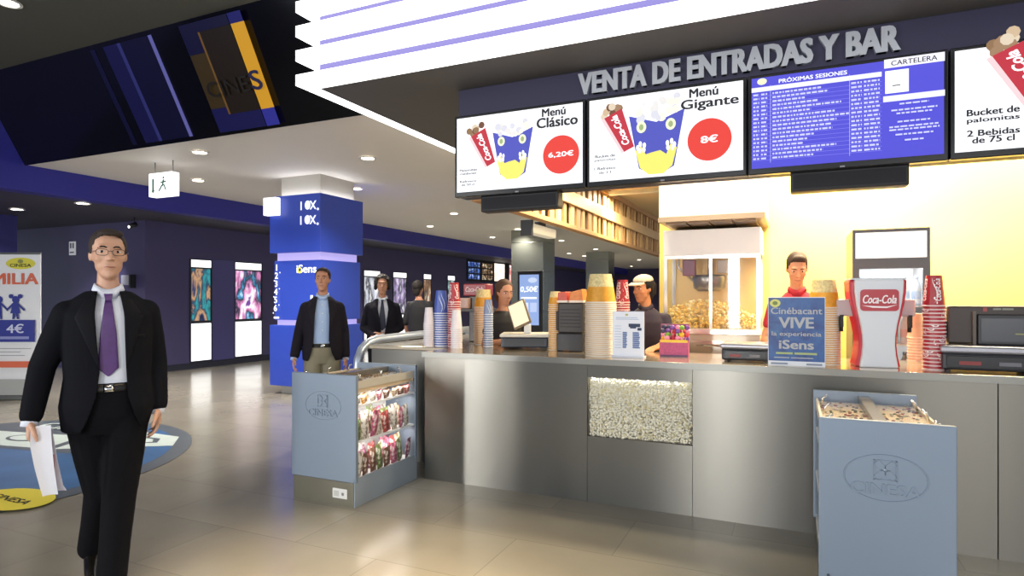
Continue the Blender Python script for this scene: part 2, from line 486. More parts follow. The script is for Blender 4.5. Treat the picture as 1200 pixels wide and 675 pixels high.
def tv1(a):
    a.rect(SX0, SX1, SZ0, SZ1, SWH); tub_and_cup(a, X(.465), Z(.50), .93, X(.235), Z(.44), .98)
    a.text('Menú', X(.795), Z(.135), .060, INK, .19, .03, 0, 'c'); a.text('Clásico', X(.82), Z(.275), .076, INK, .33, .03, 0, 'c')
    a.disc(X(.85), Z(.635), .147, .147, RED); a.text('6,20€', X(.85), Z(.67), .045, SWH, .20, .03, 0, 'c')
    a.text('Palomitas', X(.115), Z(.735), .02, INK, .16, .02, 0, 'c'); a.text('medianas', X(.115), Z(.78), .018, INK, .15, .02, 0, 'c')
    a.text('Refresco', X(.115), Z(.885), .018, INK, .15, .02, 0, 'c'); a.text('de 50 cl', X(.115), Z(.93), .018, INK, .12, .02, 0, 'c')
def tv2(a):
    a.rect(SX0, SX1, SZ0, SZ1, SWH); tub_and_cup(a, X(.46), Z(.54), 1.05, X(.215), Z(.42), 1.0)
    a.text('Menú', X(.765), Z(.135), .060, INK, .19, .03, 0, 'c'); a.text('Gigante', X(.80), Z(.295), .085, INK, .38, .028, 0, 'c')
    a.disc(X(.80), Z(.635), .147, .147, RED); a.text('8€', X(.80), Z(.67), .05, SWH, .11, .03, 0, 'c')
    a.text('Bucket de', X(.12), Z(.725), .02, INK, .15, .02, 0, 'c'); a.text('palomitas', X(.12), Z(.775), .02, INK, .16, .02, 0, 'c')
    a.text('1 Refresco', X(.12), Z(.875), .02, INK, .16, .02, 0, 'c'); a.text('de 1 l', X(.12), Z(.925), .018, INK, .09, .02, 0, 'c')
def tv3(a):
    a.rect(SX0, SX1, SZ0, SZ1, SBL)
    a.rect(X(0), X(.70), Z(.155), Z(.105), glow('#e6e6fa', 1)); a.text('PRÓXIMAS SESIONES', X(.34), Z(.085), .032, SWH, .40, .018, 0, 'c')
    a.disc(X(.06), Z(.045), .03, .022, glow('#e8ecc0', 1))
    y = .175
    for r in range(17):
        ln = random.uniform(.16, .42)
        zz0, zz1 = Z(y+.026), Z(y)
        row = []
        for (c0, c1) in ((.01, .045), (.055, .09), (.12, .12+ln), (.545, .60), (.61, .69)):
            xx = c0
            while xx < c1:
                d = random.uniform(.008, .03); row.append((X(xx), X(min(xx+d, c1)), zz0+.002, zz1-.002)); xx += d+.006
        a.rects(row, SLB)
        a.rect(X(0), X(.70), Z(y+.036), Z(y+.032), glow('#7f7fe0', 1))
        y += .0445
    a.rects([(X(.108), X(.110), Z(.95), Z(.105)), (X(.535), X(.537), Z(.95), Z(.105))], SLB)
    a.rect(X(.71), X(1), Z(.09), Z(.0), glow('#ecebf8', 1)); a.text('CARTELERA', X(.855), Z(.07), .03, INK, .24, .01, 0, 'c')
    a.rect(X(.715), X(.83), Z(.35), Z(.12), SWH); a.rect(X(.75), X(.79), Z(.28), Z(.27), INK)
    a.rect(X(.705), X(1), Z(.435), Z(.375), glow('#e6e6fa', 1))
    for k, (w_, v) in enumerate([(.14, .46), (.22, .52), (.17, .555), (.16, .64), (.24, .69), (.24, .72), (.18, .77), (.09, .83)]):
        xx = .855-w_/2
        row = []
        while xx < .855+w_/2:
            d = random.uniform(.012, .035); row.append((X(xx), X(min(xx+d, .855+w_/2)), Z(v+.016), Z(v))); xx += d+.006
        a.rects(row, SLB)
def tv4(a):
    a.rect(SX0, SX1, SZ0, SZ1, SWH); tub_and_cup(a, X(.68), Z(.52), 1.1, X(.29), Z(.32), 1.25)
    a.text('Bucket de', X(.165), Z(.665), .038, INK, .25, .03, 0, 'c'); a.text('palomitas', X(.165), Z(.745), .036, INK, .25, .03, 0, 'c')
    a.text('2 Bebidas', X(.165), Z(.865), .036, INK, .25, .03, 0, 'c'); a.text('de 75 cl', X(.165), Z(.935), .036, INK, .2, .03, 0, 'c')
tv(-2.565, 'menu screen with the Menú Clásico offer priced 6,20€ in a red circle', tv1)
tv(-1.423, 'menu screen with the Menú Gigante offer priced 8€ in a red circle', tv2)
tv(-.281, 'blue screen listing the next film sessions under PRÓXIMAS SESIONES', tv3)
tv(.861, 'menu screen offering a bucket of popcorn and two drinks of 75 cl', tv4)
for k, (x0, lab) in enumerate([(-2.35, 'long black box hung beneath the Menú Clásico screen'), (-.02, 'long black box hung beneath the blue session list screen')]):
    mb = MB(); mb.box(0, .68, 0, .12, 0, .135, BLACKM)
    o = mb.build('speaker_bar', None, None, .012, (x0, 4.55, 2.185)); tag(o, lab, 'speaker')
    m = MB(); m.box(.02, .66, -.004, 0, .02, .115, mat('#1e1e24', .8)); m.build('grille', None, o)

# ---------------------------------------------------------------- wooden lattice running back from the screens
t = thing('wooden_lattice', 'warm timber lattice beam running back over the open end of the bar', 'lattice', (-2.62, 4.9, 2.34))
WOOD = mat('#b98c58', .55, noise=.22, scale=6, name='timber'); WOOD2 = mat('#d6b27c', .5, noise=.12, scale=5, name='pale_timber')
LL = 8.3
for z0, z1, x0, x1, c, nm in ((0, .05, .0, .11, WOOD, 'rail'), (.30, .46, .09, .125, WOOD2, 'plank'), (.68, .76, .0, .11, WOOD, 'rail')):
    m = MB(); m.box(x0, x1, 0, LL, z0, z1, c); m.build(nm, None, t, .004)
for k in range(34):
    yy = .02+k*LL/34
    m = MB(); m.box(.06, .085, yy, yy+(.15 if k % 3 else .09), .05, .68, WOOD if k % 2 else WOOD2); m.build('slat', None, t)
m = MB(); m.box(.0, .012, 0, LL, .05, .68, mat('#5a3c26', .7)); m.build('backing', None, t)
t = thing('wall_lamp', 'short cream strip lamp with black end under the timber lattice', 'lamp', (-2.75, 6.3, 2.17))
m = MB(); m.box(0, .12, .05, .8, .03, .14, mat('#efe2c4', .4, emit=.5)); m.build('shade', None, t, .015)
m = MB(); m.box(-.005, .125, 0, .05, .0, .17, BLACKM); m.build('end_cap', None, t)
m = MB(); m.box(.04, .1, .3, .5, .14, .18, BLACKM); m.build('bracket', None, t)

# ---------------------------------------------------------------- blue column with lit bands
t = thing('blue_column', 'square blue clad column with lit white bands and screen numbers', 'column', (-7.39, 7.2, 0))
CB = mat('#3049b4', .35, noise=.04, scale=2, name='blue_cladding')
LB = mat('#b9aef0', .5, emit=.9, name='violet_light_band')
m = MB(); m.box(.12, .90, .12, .90, 0, 3.35, mat('#a9a59c', .5)); m.build('shaft', None, t)
m = MB(); m.box(0, 1, 0, 1, 2.17, 3.04, CB); m.build('upper_cladding', None, t, .004)
m = MB(); m.box(.05, .97, .05, .97, 1.14, 2.05, CB); m.build('middle_cladding', None, t, .004)
m = MB(); m.box(0, 1, 0, 1, .13, 1.06, CB); m.build('lower_cladding', None, t, .004)
for z0, z1 in ((2.05, 2.17), (1.06, 1.14)):
    m = MB(); m.box(.08, .93, .08, .93, z0, z1, LB); m.build('light_band', None, t)
a = Art(.001, -.001)
for zz in (2.80, 2.58):
    a.rect(.62, .645, zz, zz+.13, SWH)
    a.disc(.76, zz+.07, .055, .068, SWH, 16); a.poly([(.80, zz), (.83, zz), (.93, zz+.13), (.90, zz+.13)], SWH)
    a.poly([(.80, zz+.13), (.83, zz+.13), (.93, zz), (.90, zz)], SWH); a.disc(.96, zz, .02, .02, SWH, 10)
a.build('pictograms', t)
a = Art(.001, .049)
a.text('iSens', .50, 1.86, .12, SWH, .38, .03)
a.disc(.56, 1.90, .045, .05, glow('#e8e060', 1), 18); a.disc(.565, 1.905, .022, .025, glow('#2a3fa8', .3), 14)
for i in range(6):
    a.text(str(i+1), .10, 1.90-i*.125, .095, SWH, None, .03, 0, 'c'); a.disc(.06 if i % 2 else .17, 1.87-i*.125, .012, .012, SWH, 8)
a.rect(.07, .18, 1.16, 1.19, SWH); a.rect(.80, .85, 1.42, 1.52, SWH)
a.build('lettering', t)
for (x_, y_, sx, sy) in ((.5, .06, .8, .08), (.95, .5, .08, .8)):
    l = bpy.data.lights.new('cove_light', 'AREA'); l.shape = 'RECTANGLE'; l.size = sx; l.size_y = sy; l.energy = 1.6; l.color = (.93, .93, 1)
    lo = bpy.data.objects.new('cove_light', l); COL.objects.link(lo); lo.parent = t; lo.location = (x_, y_, 3.045); lo.rotation_euler = (PI, 0, 0)
t = thing('lit_sign', 'small blank white lit box sign on the corner of the blue column', 'sign', (-7.40, 7.08, 2.74))
m = MB(); m.box(0, .25, 0, .1, 0, .27, WLIT); m.build('light_box', None, t, .006)
m = MB(); m.box(.04, .1, .1, .12, .1, .16, STEELD); m.build('bracket', None, t)

# ---------------------------------------------------------------- metal clad columns further down the lobby
MIR = mat('#a8aca0', .22, .9, name='polished_column_steel')
for i, (x0, y0, lab) in enumerate([(-7.15, 15.7, 'polished steel column behind the till monitor'), (-7.75, 24.4, 'distant polished steel column seen under the timber lattice')]):
    t = thing('steel_column', lab, 'column', (x0, y0, 0))
    m = MB(); m.box(0, .95, 0, .9, 0, 3.35, MIR); m.build('cladding', None, t, .004)
    for zz in (1.1, 2.2, 3.0):
        m = MB(); m.box(-.004, .954, -.004, .904, zz, zz+.015, STEELD); m.build('joint_band', None, t)
# kiosk screen in front of the first steel column
t = thing('advert_screen', 'tall blue advertising screen showing 0,50€ before the steel column', 'screen', (-6.72, 15.3, 0))
m = MB(); m.box(-.06, .62, 0, .14, 0, 2.2, BLACKM); m.build('cabinet', None, t, .01)
a = Art(.001, -.002); a.rect(0, .56, .75, 2.1, glow('#8fa9dd', 1)); a.text('0,50€', .28, 1.62, .17, SWH, .5, .03, .1, 'c')
a.disc(.38, 1.95, .13, .07, glow('#c8d6f2', 1)); a.rect(.07, .26, 1.1, 1.35, glow('#d8e2f6', 1)); a.rect(.31, .5, 1.1, 1.35, glow('#b8c8ee', 1)); a.rect(.05, .5, 1.45, 1.5, SWH)
a.build('screen_picture', t)

# distant menu boards on the left wall
cols = [['#dfe8ff', '#3b5fb0', '#10131f', '#8fb0e8'], ['#f1e6d0', '#7a5a3a', '#1a1512', '#e8d8b8'], ['#ffffff', '#fff5e6', '#e0d0c0', '#fdfdfd'], ['#ffffff', '#f0c8c0', '#b04040', '#ffffff']]
for i in range(4):
    t = thing('menu_board', ['dark board with pale blue squares high on the far wall', 'board with brown and cream pictures high on the far wall', 'mostly white lit board high on the far wall', 'white lit board with red patches high on the far wall'][i], 'screen', (-11.36, 20.9+i*1.15, 2.12), PI/2, 'boards on the far wall')
    m = MB(); m.box(0, 1.12, 0, .05, 0, .86, BLACKM); m.build('housing', None, t)
    a = Art(.001, -.001)
    if i < 2:
        a.rects([(.08+.25*c, .27+.25*c, .09+.24*r, .27+.24*r) for c in range(4) for r in range(3)], art_mat(cols[i], 6, i, 1.2))
    else: a.rect(.05 if i == 2 else .4, 1.05, .06, .8, art_mat(cols[i], 4, i, 1.3))
    a.build('screen_picture', t)

# ---------------------------------------------------------------- lit poster cases in the left wall
pal = [['#101028', '#1a2c58', '#b08a62', '#1c2848', '#2a8a90', '#101020'], ['#e8f4f8', '#4a90b8', '#1a2030', '#c880b0', '#f4f0f4', '#6a3a8a'], ['#f2f2f6', '#b8bcc8', '#303038', '#ffffff'],
       ['#f4eef6', '#9a8ab0', '#2a2a3a', '#e8e8f0'], ['#f0ead8', '#3a2a22', '#8a6a50', '#f8f4ea'], ['#e8f0f0', '#88a8a8', '#203030', '#f4f4f4']]
plab = ['lit poster case with a dark poster in blue, gold and turquoise', 'lit poster case with a colourful white, blue and pink poster', 'lit poster case with a pale grey poster beside the curly-haired man',
        'lit poster case with a pale mauve poster behind the curly-haired man', 'lit poster case with a dark round shape on cream behind the dark-haired visitor', 'lit poster case with a grey-green poster above the drink cups']
for i, (y0, y1) in enumerate(poster_y):
    W_ = y1-y0
    t = thing('poster_case', plab[i], 'poster', (-11.49, y0, .14), PI/2, 'lit poster cases along the wall')
    # local x runs along the wall, local -y faces the lobby
    m = MB(); m.box(0, W_, -.09, 0, 0, 2.15, mat('#1c1c24', .4)); m.build('case', None, t)
    m = MB(); m.box(.02, W_-.02, -.10, -.09, 1.985, 2.135, WLIT); m.build('lit_header', None, t)
    m = MB(); m.box(.02, W_-.02, -.10, -.09, .02, .80, WLIT); m.build('lit_panel', None, t)
    m = MB(); m.box(.04, W_-.04, -.10, -.09, .86, 1.95, art_mat(pal[i], 2.4, i+1, 1.1, stretch=(1.6, 1, .8))); m.build('poster_print', None, t)
    m = MB(); m.box(-.005, .02, -.11, -.085, 0, 2.15, mat('#22222c', .4)); m.box(W_-.02, W_+.005, -.11, -.085, 0, 2.15, mat('#22222c', .4)); m.build('frame', None, t)

# pictogram notice and grey box on the dark passage wall, small spotlight
a = MB(); a.box(0, .2, 0, .02, 0, .28, mat('#e8e8ee', .5, emit=.35))
o = tag(a.build('wall_notice', loc=(at(80, 299, 'Y', 7.94).x, 7.955, at(80, 299, 'Y', 7.94).z)), 'small white toilet notice on the dark wall behind the walking man', 'notice')
a = Art(.001, -.001); a.rect(.03, .085, .14, .25, mat('#5a5a70', .5)); a.rect(.115, .17, .14, .25, mat('#5a5a70', .5)); a.rect(.03, .17, .04, .07, mat('#5a5a70', .5)); a.build('pictogram', o)
p = at(144, 334, 'Y', 7.9)
t = thing('wall_cabinet', 'small pale box on the dark wall beside the walking man\'s shoulder', 'cabinet', (p.x, 7.86, p.z))
m = MB(); m.box(0, .23, 0, .12, 0, .19, mat('#9a9aa6', .4)); m.build('casing', None, t, .006)
m = MB(); m.box(.23, .27, 0, .12, -.06, .2, BLACKM); m.build('side_frame', None, t)

# hanging exit sign
t = thing('exit_sign', 'hanging white lit exit sign box with running figure', 'sign', (-8.10, 5.72, 2.87))
m = MB(); m.box(0, .46, 0, .12, 0, .32, WLIT); m.build('light_box', None, t, .006)
m = MB(); m.tube([(.05, .06, .32), (.05, .06, .48)], .008, STEELD); m.tube([(.41, .06, .32), (.41, .06, .48)], .008, STEELD); m.build('hanger', None, t)
a = Art(.001, -.001); G = mat('#4d7f68', .5)
a.disc(.30, .245, .018, .018, G, 12); a.poly([(.27, .13), (.295, .13), (.325, .22), (.285, .22)], G)
a.poly([(.20, .07), (.225, .06), (.29, .14), (.265, .15)], G); a.poly([(.30, .15), (.345, .07), (.365, .08), (.32, .16)], G); a.poly([(.24, .17), (.25, .19), (.36, .20), (.36, .18)], G)
a.rect(.08, .12, .08, .24, G); a.poly([(.06, .08), (.14, .08), (.10, .04)], G)
a.build('running_figure', t)

# ---------------------------------------------------------------- recessed downlights
dl = [((234,178),'wide recessed downlight in the white ceiling near the exit sign'), ((232,211),'recessed downlight in the white ceiling right behind the exit sign'),
      ((431,185),'recessed downlight in the white ceiling between blue column and first screen'), ((418,221),'recessed downlight beside the head of the blue column'),
      ((504,265),0), ((532,250),0), ((577,278),0), ((607,268.5),0), ((623,273),0), ((658,282),0), ((667,297),0), ((684.6,300),0), ((698,292),0), ((696.5,303),0), ((749,304.5),0), ((740,312),0)]
def downlight(loc, label, group, e, col=(1, .93, .82)):
    t = thing('downlight', label, 'ceiling light', loc, 0, group)
    m = MB(); m.lathe([(.115, -.012), (.115, 0), (.085, 0), (.085, -.012)], m=mat('#d8d6d0', .4), n=24, cap=False)
    m.add([(r*math.cos(2*PI*i/24), r*math.sin(2*PI*i/24), -.012) for r in (.085, .115) for i in range(24)], [(i, (i+1) % 24, 24+(i+1) % 24, 24+i)[::-1] for i in range(24)], mat('#d8d6d0', .4))
    m.build('trim_ring', None, t)
    m = MB(); m.lathe([(.084, -.006), (.084, -.002)], m=glow('#fff3df', 14), n=24); m.build('lens', None, t)
    l = bpy.data.lights.new('spot', 'SPOT'); l.energy = e; l.spot_size = 2.3; l.spot_blend = .8; l.shadow_soft_size = .08; l.color = col
    lo = bpy.data.objects.new('spot', l); COL.objects.link(lo); lo.location = (0, 0, -.03); lo.parent = t
    return t
for (p, lab) in dl:
    q = at(p[0], p[1], 'Z', 3.345)
    downlight((q.x, q.y, 3.345), lab or 'round recessed downlight in the white ceiling far down the lobby', 'ceiling downlights over the lobby' if lab else 'far ceiling downlights', 420)
for p, lab in (((97, 238), 'recessed downlight in the low dark ceiling above the walking man'), ((20, 245), 'recessed downlight in the low dark ceiling over the roll-up banner')):
    q = at(p[0], p[1], 'Z', 2.975); downlight((q.x, q.y, 2.975), lab, 'downlights in the low dark ceiling', 240, (1, .95, .9))
q = at(10, 3, 'Z', 4.395); downlight((q.x, q.y, 4.395), 'recessed downlight in the high dark ceiling over the entrance', None, 60)
t = thing('spotlight', 'small black track spotlight under the low dark ceiling', 'ceiling light', (at(156, 251, 'Y', 7.6).x, 7.6, 2.80))
m = MB(); m.tube([(0, .02, .18), (0, .02, .06)], .01, BLACKM); m.build('stem', None, t)
m = MB(); m.tube([(0, .06, .06), (-.02, -.06, 0)], .045, BLACKM); m.build('lamp_head', None, t)
m = MB(); m.ellip((-.022, -.065, -.002), (.03, .01, .03), glow('#ffffff', 2)); m.build('lens', None, t)

wl_ = at(92, 395, 'Y', 7.97)
l = bpy.data.lights.new('spot', 'SPOT'); l.energy = 260; l.spot_size = .75; l.spot_blend = .9; l.color = (.95, .95, 1)
lo = bpy.data.objects.new('spot', l); COL.objects.link(lo); lo.location = (t.location.x-.03, 7.35, 2.78); lo.rotation_euler = (wl_-Vector(lo.location)).to_track_quat('-Z', 'Y').to_euler()

# ---------------------------------------------------------------- floor picture
t = thing('floor_graphic', 'round blue printed floor graphic under the walking man', 'floor sticker', (-6.91, 2.91, .004))
a = Art(.0008)
def ring_noise(): return mat('#4c5560', .35, noise=.25, scale=5, name='grey_print')
a.disc(0, 0, 2.0, 2.0, ring_noise(), 80)
a.disc(.0, .05, 1.82, 1.78, mat('#3a6496', .3, noise=.45, scale=2.2, name='blue_print'), 80)
PW = mat('#c9d6d2', .35, noise=.1, scale=8)
a.poly([(-1.4, .35), (.95, .75), (1.25, 1.05), (.4, 1.7), (-.8, 1.65), (-1.5, 1.2)], ring_noise())
a.poly([(-.9, .52), (.25, .72), (.02, 1.22), (-1.1, 1.0)], PW)
a.poly([(.35, .74), (1.28, 1.32), (.98, 1.62), (.15, 1.62), (.12, 1.25)], PW)
a.poly([(.45, .98), (1.02, 1.34), (.88, 1.48), (.30, 1.45)], ring_noise()); a.poly([(.48, 1.02), (.95, 1.34), (.84, 1.43), (.36, 1.40)], PW)
a.disc(-.45, .9, .22, .12, ring_noise(), 24); a.disc(-.45, .9, .18, .09, PW, 24)
a.text('CINE', -1.0, 1.3, .22, PW, .9, .03); 
a.disc(1.72, -.30, .36, .22, mat('#d8c832', .4, name='yellow_print'), 40)
a.text('CINESA', 1.72, -.34, .07, INK, .45, .02, 0, 'c')
for k in range(7): a.disc(1.15+.05*math.cos(k), .95-.02*k, .03, .05, PW, 8)
o = a.build('print', t, rot=(-PI/2, 0, 0))
o.rotation_euler = (-PI/2, 0, 0)

# ---------------------------------------------------------------- roll-up banner
t = thing('rollup_banner', 'white roll-up banner with orange letters and blue children figures', 'banner', (-10.77, 5.03, 0), .45)
m = MB(); m.box(0, .86, -.02, .0, .06, 2.12, mat('#e6e7ea', .5, emit=0, name='banner_print')); m.build('sheet', None, t)
m = MB(); m.box(-.02, .88, -.08, .06, 0, .07, STEELD); m.build('base_unit', None, t, .01)
m = MB(); m.box(0, .86, -.025, .008, 2.11, 2.14, STEELD); m.build('top_rail', None, t)
a = Art(.001, -.021); DB = mat('#2a3590', .5); OR = mat('#d8684a', .5)
a.disc(.58, 1.98, .21, .085, mat('#d9d040', .5), 32); a.text('CINESA', .58, 1.93, .045, INK, .3, .02, 0, 'c'); a.disc(.58, 2.01, .04, .03, mat('#8a8a50', .5), 12)
a.text('FAMILIA', .83, 1.68, .155, OR, .95, .03, 0, 'r')
def kid(x, z, k, sk):
    a.disc(x, z+.30*k, .055*k, .055*k, DB, 16)
    for s in (-1, 1):
        if sk: a.disc(x+s*.07*k, z+.35*k, .035*k, .035*k, DB, 10)
        a.poly([(x+s*.02*k, z), (x+s*.05*k, z), (x+s*.04*k, z+.12*k), (x, z+.12*k)][::s], DB)
        a.poly([(x+s*.03*k, z+.22*k), (x+s*.13*k, z+.12*k), (x+s*.14*k, z+.15*k), (x+s*.03*k, z+.26*k)][::s], DB)
    a.poly([(x-.075*k if sk else x-.045*k, z+.09*k), (x+.075*k if sk else x+.045*k, z+.09*k), (x+.035*k, z+.25*k), (x-.035*k, z+.25*k)], DB)
kid(.28, 1.17, .95, False); kid(.52, 1.17, .95, True)
a.rect(0, .80, .84, 1.16, DB); a.text('4€', .52, .97, .13, mat('#d0d4ee', .5), .24, .02, 0, 'c'); a.rect(.1, .72, .88, .92, mat('#8a90c8', .5))
a.rects([(.05, .75, .74, .75), (.05, .6, .69, .70), (.05, .66, .64, .65)], mat('#9a9aa4', .5))
a.rect(0, .86, .47, .56, OR); a.rect(0, .86, .07, .3, mat('#a8aaa8', .5))
a.build('lettering', t)
# ================================================================== COUNTER
CX0, CX1, CY = -2.75, 3.0, 4.33
t = thing('service_counter', 'long brushed steel service counter with a popcorn filled window', 'counter', (0, CY, 0))
wx0, wx1, wz0, wz1 = -1.364, -.625, .476, .904
m = MB(); m.box(CX0, wx0-.003, 0, .03, 0, 1.005, STEEL); m.build('front_panel', None, t)
m = MB(); m.box(wx0, wx1, 0, .03, 0, wz0, STEEL); m.build('front_panel', None, t)
m = MB(); m.box(wx0, wx1, 0, .03, wz1, 1.005, STEEL); m.build('front_panel', None, t)
m = MB(); m.box(wx1+.003, 1.05, 0, .03, 0, 1.005, STEEL); m.build('front_panel', None, t)
m = MB(); m.box(1.056, CX1, 0, .03, 0, 1.005, STEEL); m.build('front_panel', None, t)
m = MB(); m.box(CX0, CX0+.03, .03, .6, 0, 1.005, mat('#3a3a3c', .4)); m.box(CX0+.03, CX1, .14, .16, 0, 1.0, mat('#e8e0c8', .7)); m.box(CX0+.03, wx0-.01, .03, .14, .2, .9, mat('#555', .6)) if 0 else None
m.build('carcass', None, t)
TOPM = mat('#c9b89f', .14, .75, name='polished_counter_top')
m = MB(); m.box(CX0-.01, CX1, -.02, .78, 1.005, 1.04, TOPM); m.build('countertop', None, t, .006)
m = MB(); m.box(CX0-.012, CX1, -.028, -.02, .998, 1.04, STEELD); m.build('edge_strip', None, t)
m = MB(); m.box(wx0, wx1, .006, .012, wz0, wz1, glass_mat()); m.build('window_pane', None, t)
# popcorn behind the pane, brightened by an added lamp under the top edge
l = bpy.data.lights.new('strip', 'AREA'); l.shape = 'RECTANGLE'; l.size = .7; l.size_y = .02; l.energy = .85; l.color = (1, .98, .92)
lo = bpy.data.objects.new('strip', l); COL.objects.link(lo); lo.parent = t; lo.location = ((wx0+wx1)/2, .035, wz1-.001); lo.rotation_euler = (.25, 0, 0)
m = MB(); POP = mat('#f3efdc', .6, noise=.07, scale=60, name='popcorn'); POP2 = mat('#e6dcb4', .6, name='popcorn_hull')
rnd = random.Random(3)
for r_ in range(24):
    for c_ in range(41):
        for lay in range(2):
            x = wx0+.01+(c_+rnd.uniform(.1, .9))*.0178; z = wz0+.004+(r_+rnd.uniform(.1, .9))*.0177; y = .026+lay*.014+rnd.uniform(-.004, .004)
            if z > wz1-.010+rnd.uniform(-.008, .006) or x > wx1-.008: continue
            r = rnd.uniform(.008, .0125)
            m.ellip((x, y, z), (r, r*.9, r*rnd.uniform(.7, 1)), POP if rnd.random() < .86 else POP2, None, 6, 4)
o = m.build('popcorn', None, None, 0, (0, CY, 0)); tag(o, 'white popcorn filling the window in the counter front', 'popcorn', kind='stuff')

t = thing('side_counter', 'set back steel counter leg at the open end of the bar', 'counter', (-3.6, 4.75, 0))
m = MB(); m.box(0, .84, 0, .03, 0, 1.005, STEEL); m.build('front_panel', None, t)
m = MB(); m.box(0, .84, .03, 2.4, 0, 1.0, STEELD); m.build('carcass', None, t)
m = MB(); m.box(-.02, .84, -.02, 2.42, 1.005, 1.04, TOPM); m.build('countertop', None, t, .006)

# curved guide rail
t = thing('guide_rail', 'thick bent chrome rail curving up behind the snack cabinet', 'rail', (-3.74, 4.72, 0))
pts = [(0, -.0, 0), (0, -.0, .8), (0, .01, .90), (0, .06, .99), (0, .15, 1.045), (0, .3, 1.07), (0, .8, 1.075), (0, 1.6, 1.08), (0, 2.2, 1.08)]
m = MB(); m.tube(pts, .042, mat('#c9d3e2', .3, .55, name='satin_rail'), 16); m.build('bent_tube', None, t)
m = MB(); m.lathe([(.09, 0), (.09, .015), (.05, .02)], m=STEELD); m.build('floor_flange', None, t)
m = MB(); m.tube([(0, 2.2, 1.08), (0, 2.2, 0)], .042, mat('#c9d3e2', .3, .55)); m.build('end_post', None, t)

# ================================================================== SNACK CABINETS
PANEL = mat('#8492a3', .38, .25, name='grey_blue_panel'); EMB = mat('#8492a3', .34, .28, name='embossed_panel')
CANDY = ['#c23a3a', '#e0a030', '#d86a90', '#7a4a2a', '#e8e0d0', '#6a8a3a', '#8a3a6a', '#d8b890']
cname = {'#c23a3a': 'red', '#e0a030': 'orange', '#d86a90': 'pink', '#7a4a2a': 'brown', '#e8e0d0': 'white', '#6a8a3a': 'green', '#8a3a6a': 'purple', '#d8b890': 'beige'}
def logo(t, w, cz, k=1.0):
    """embossed oval with a four-petal square and the letters CINESA"""
    m = MB(); cx = w/2; n = 64; rx, rz = .165*k, .105*k
    vs = []; fs = []
    for ro, y in ((1.0, 0), (.99, -.003), (.965, -.003), (.955, 0)):
        for i in range(n):
            a_ = 2*PI*i/n; vs.append((cx+rx*ro*math.cos(a_), y, cz+rz*ro*math.sin(a_)))
    for q in range(3):
        for i in range(n):
            j = (i+1) % n; fs.append((q*n+i, q*n+j, (q+1)*n+j, (q+1)*n+i))
    m.add(vs, fs, EMB)
    s = .045*k; zc = cz+.035*k
    for (a0, a1, b0, b1) in ((-s, s, s-.004, s), (-s, s, -s, -s+.004), (-s, -s+.004, -s, s), (s-.004, s, -s, s)):
        m.box(cx+a0, cx+a1, -.005, 0, zc+b0, zc+b1, EMB)
    for ang in (45, 135, 225, 315):
        R = Matrix.Translation((cx, 0, zc)) @ Matrix.Rotation(-math.radians(ang), 4, 'Y')
        m.box(.008*k, .05*k, -.005, 0, -.013*k, .013*k, EMB, R)
    m.ellip((cx, 0, zc), (.010*k, .005, .010*k), EMB)
    vs, fs, tw, th = text_geo('CINESA', .01, 0, .05)
    kk = .27*k/tw; kh = .05*k/th
    m.add([(cx-.135*k+v[0]*kk, -.0025-v[2]*.05, cz-.075*k+v[1]*kh) for v in vs], fs, EMB)
    m.build('embossed_logo', None, t)
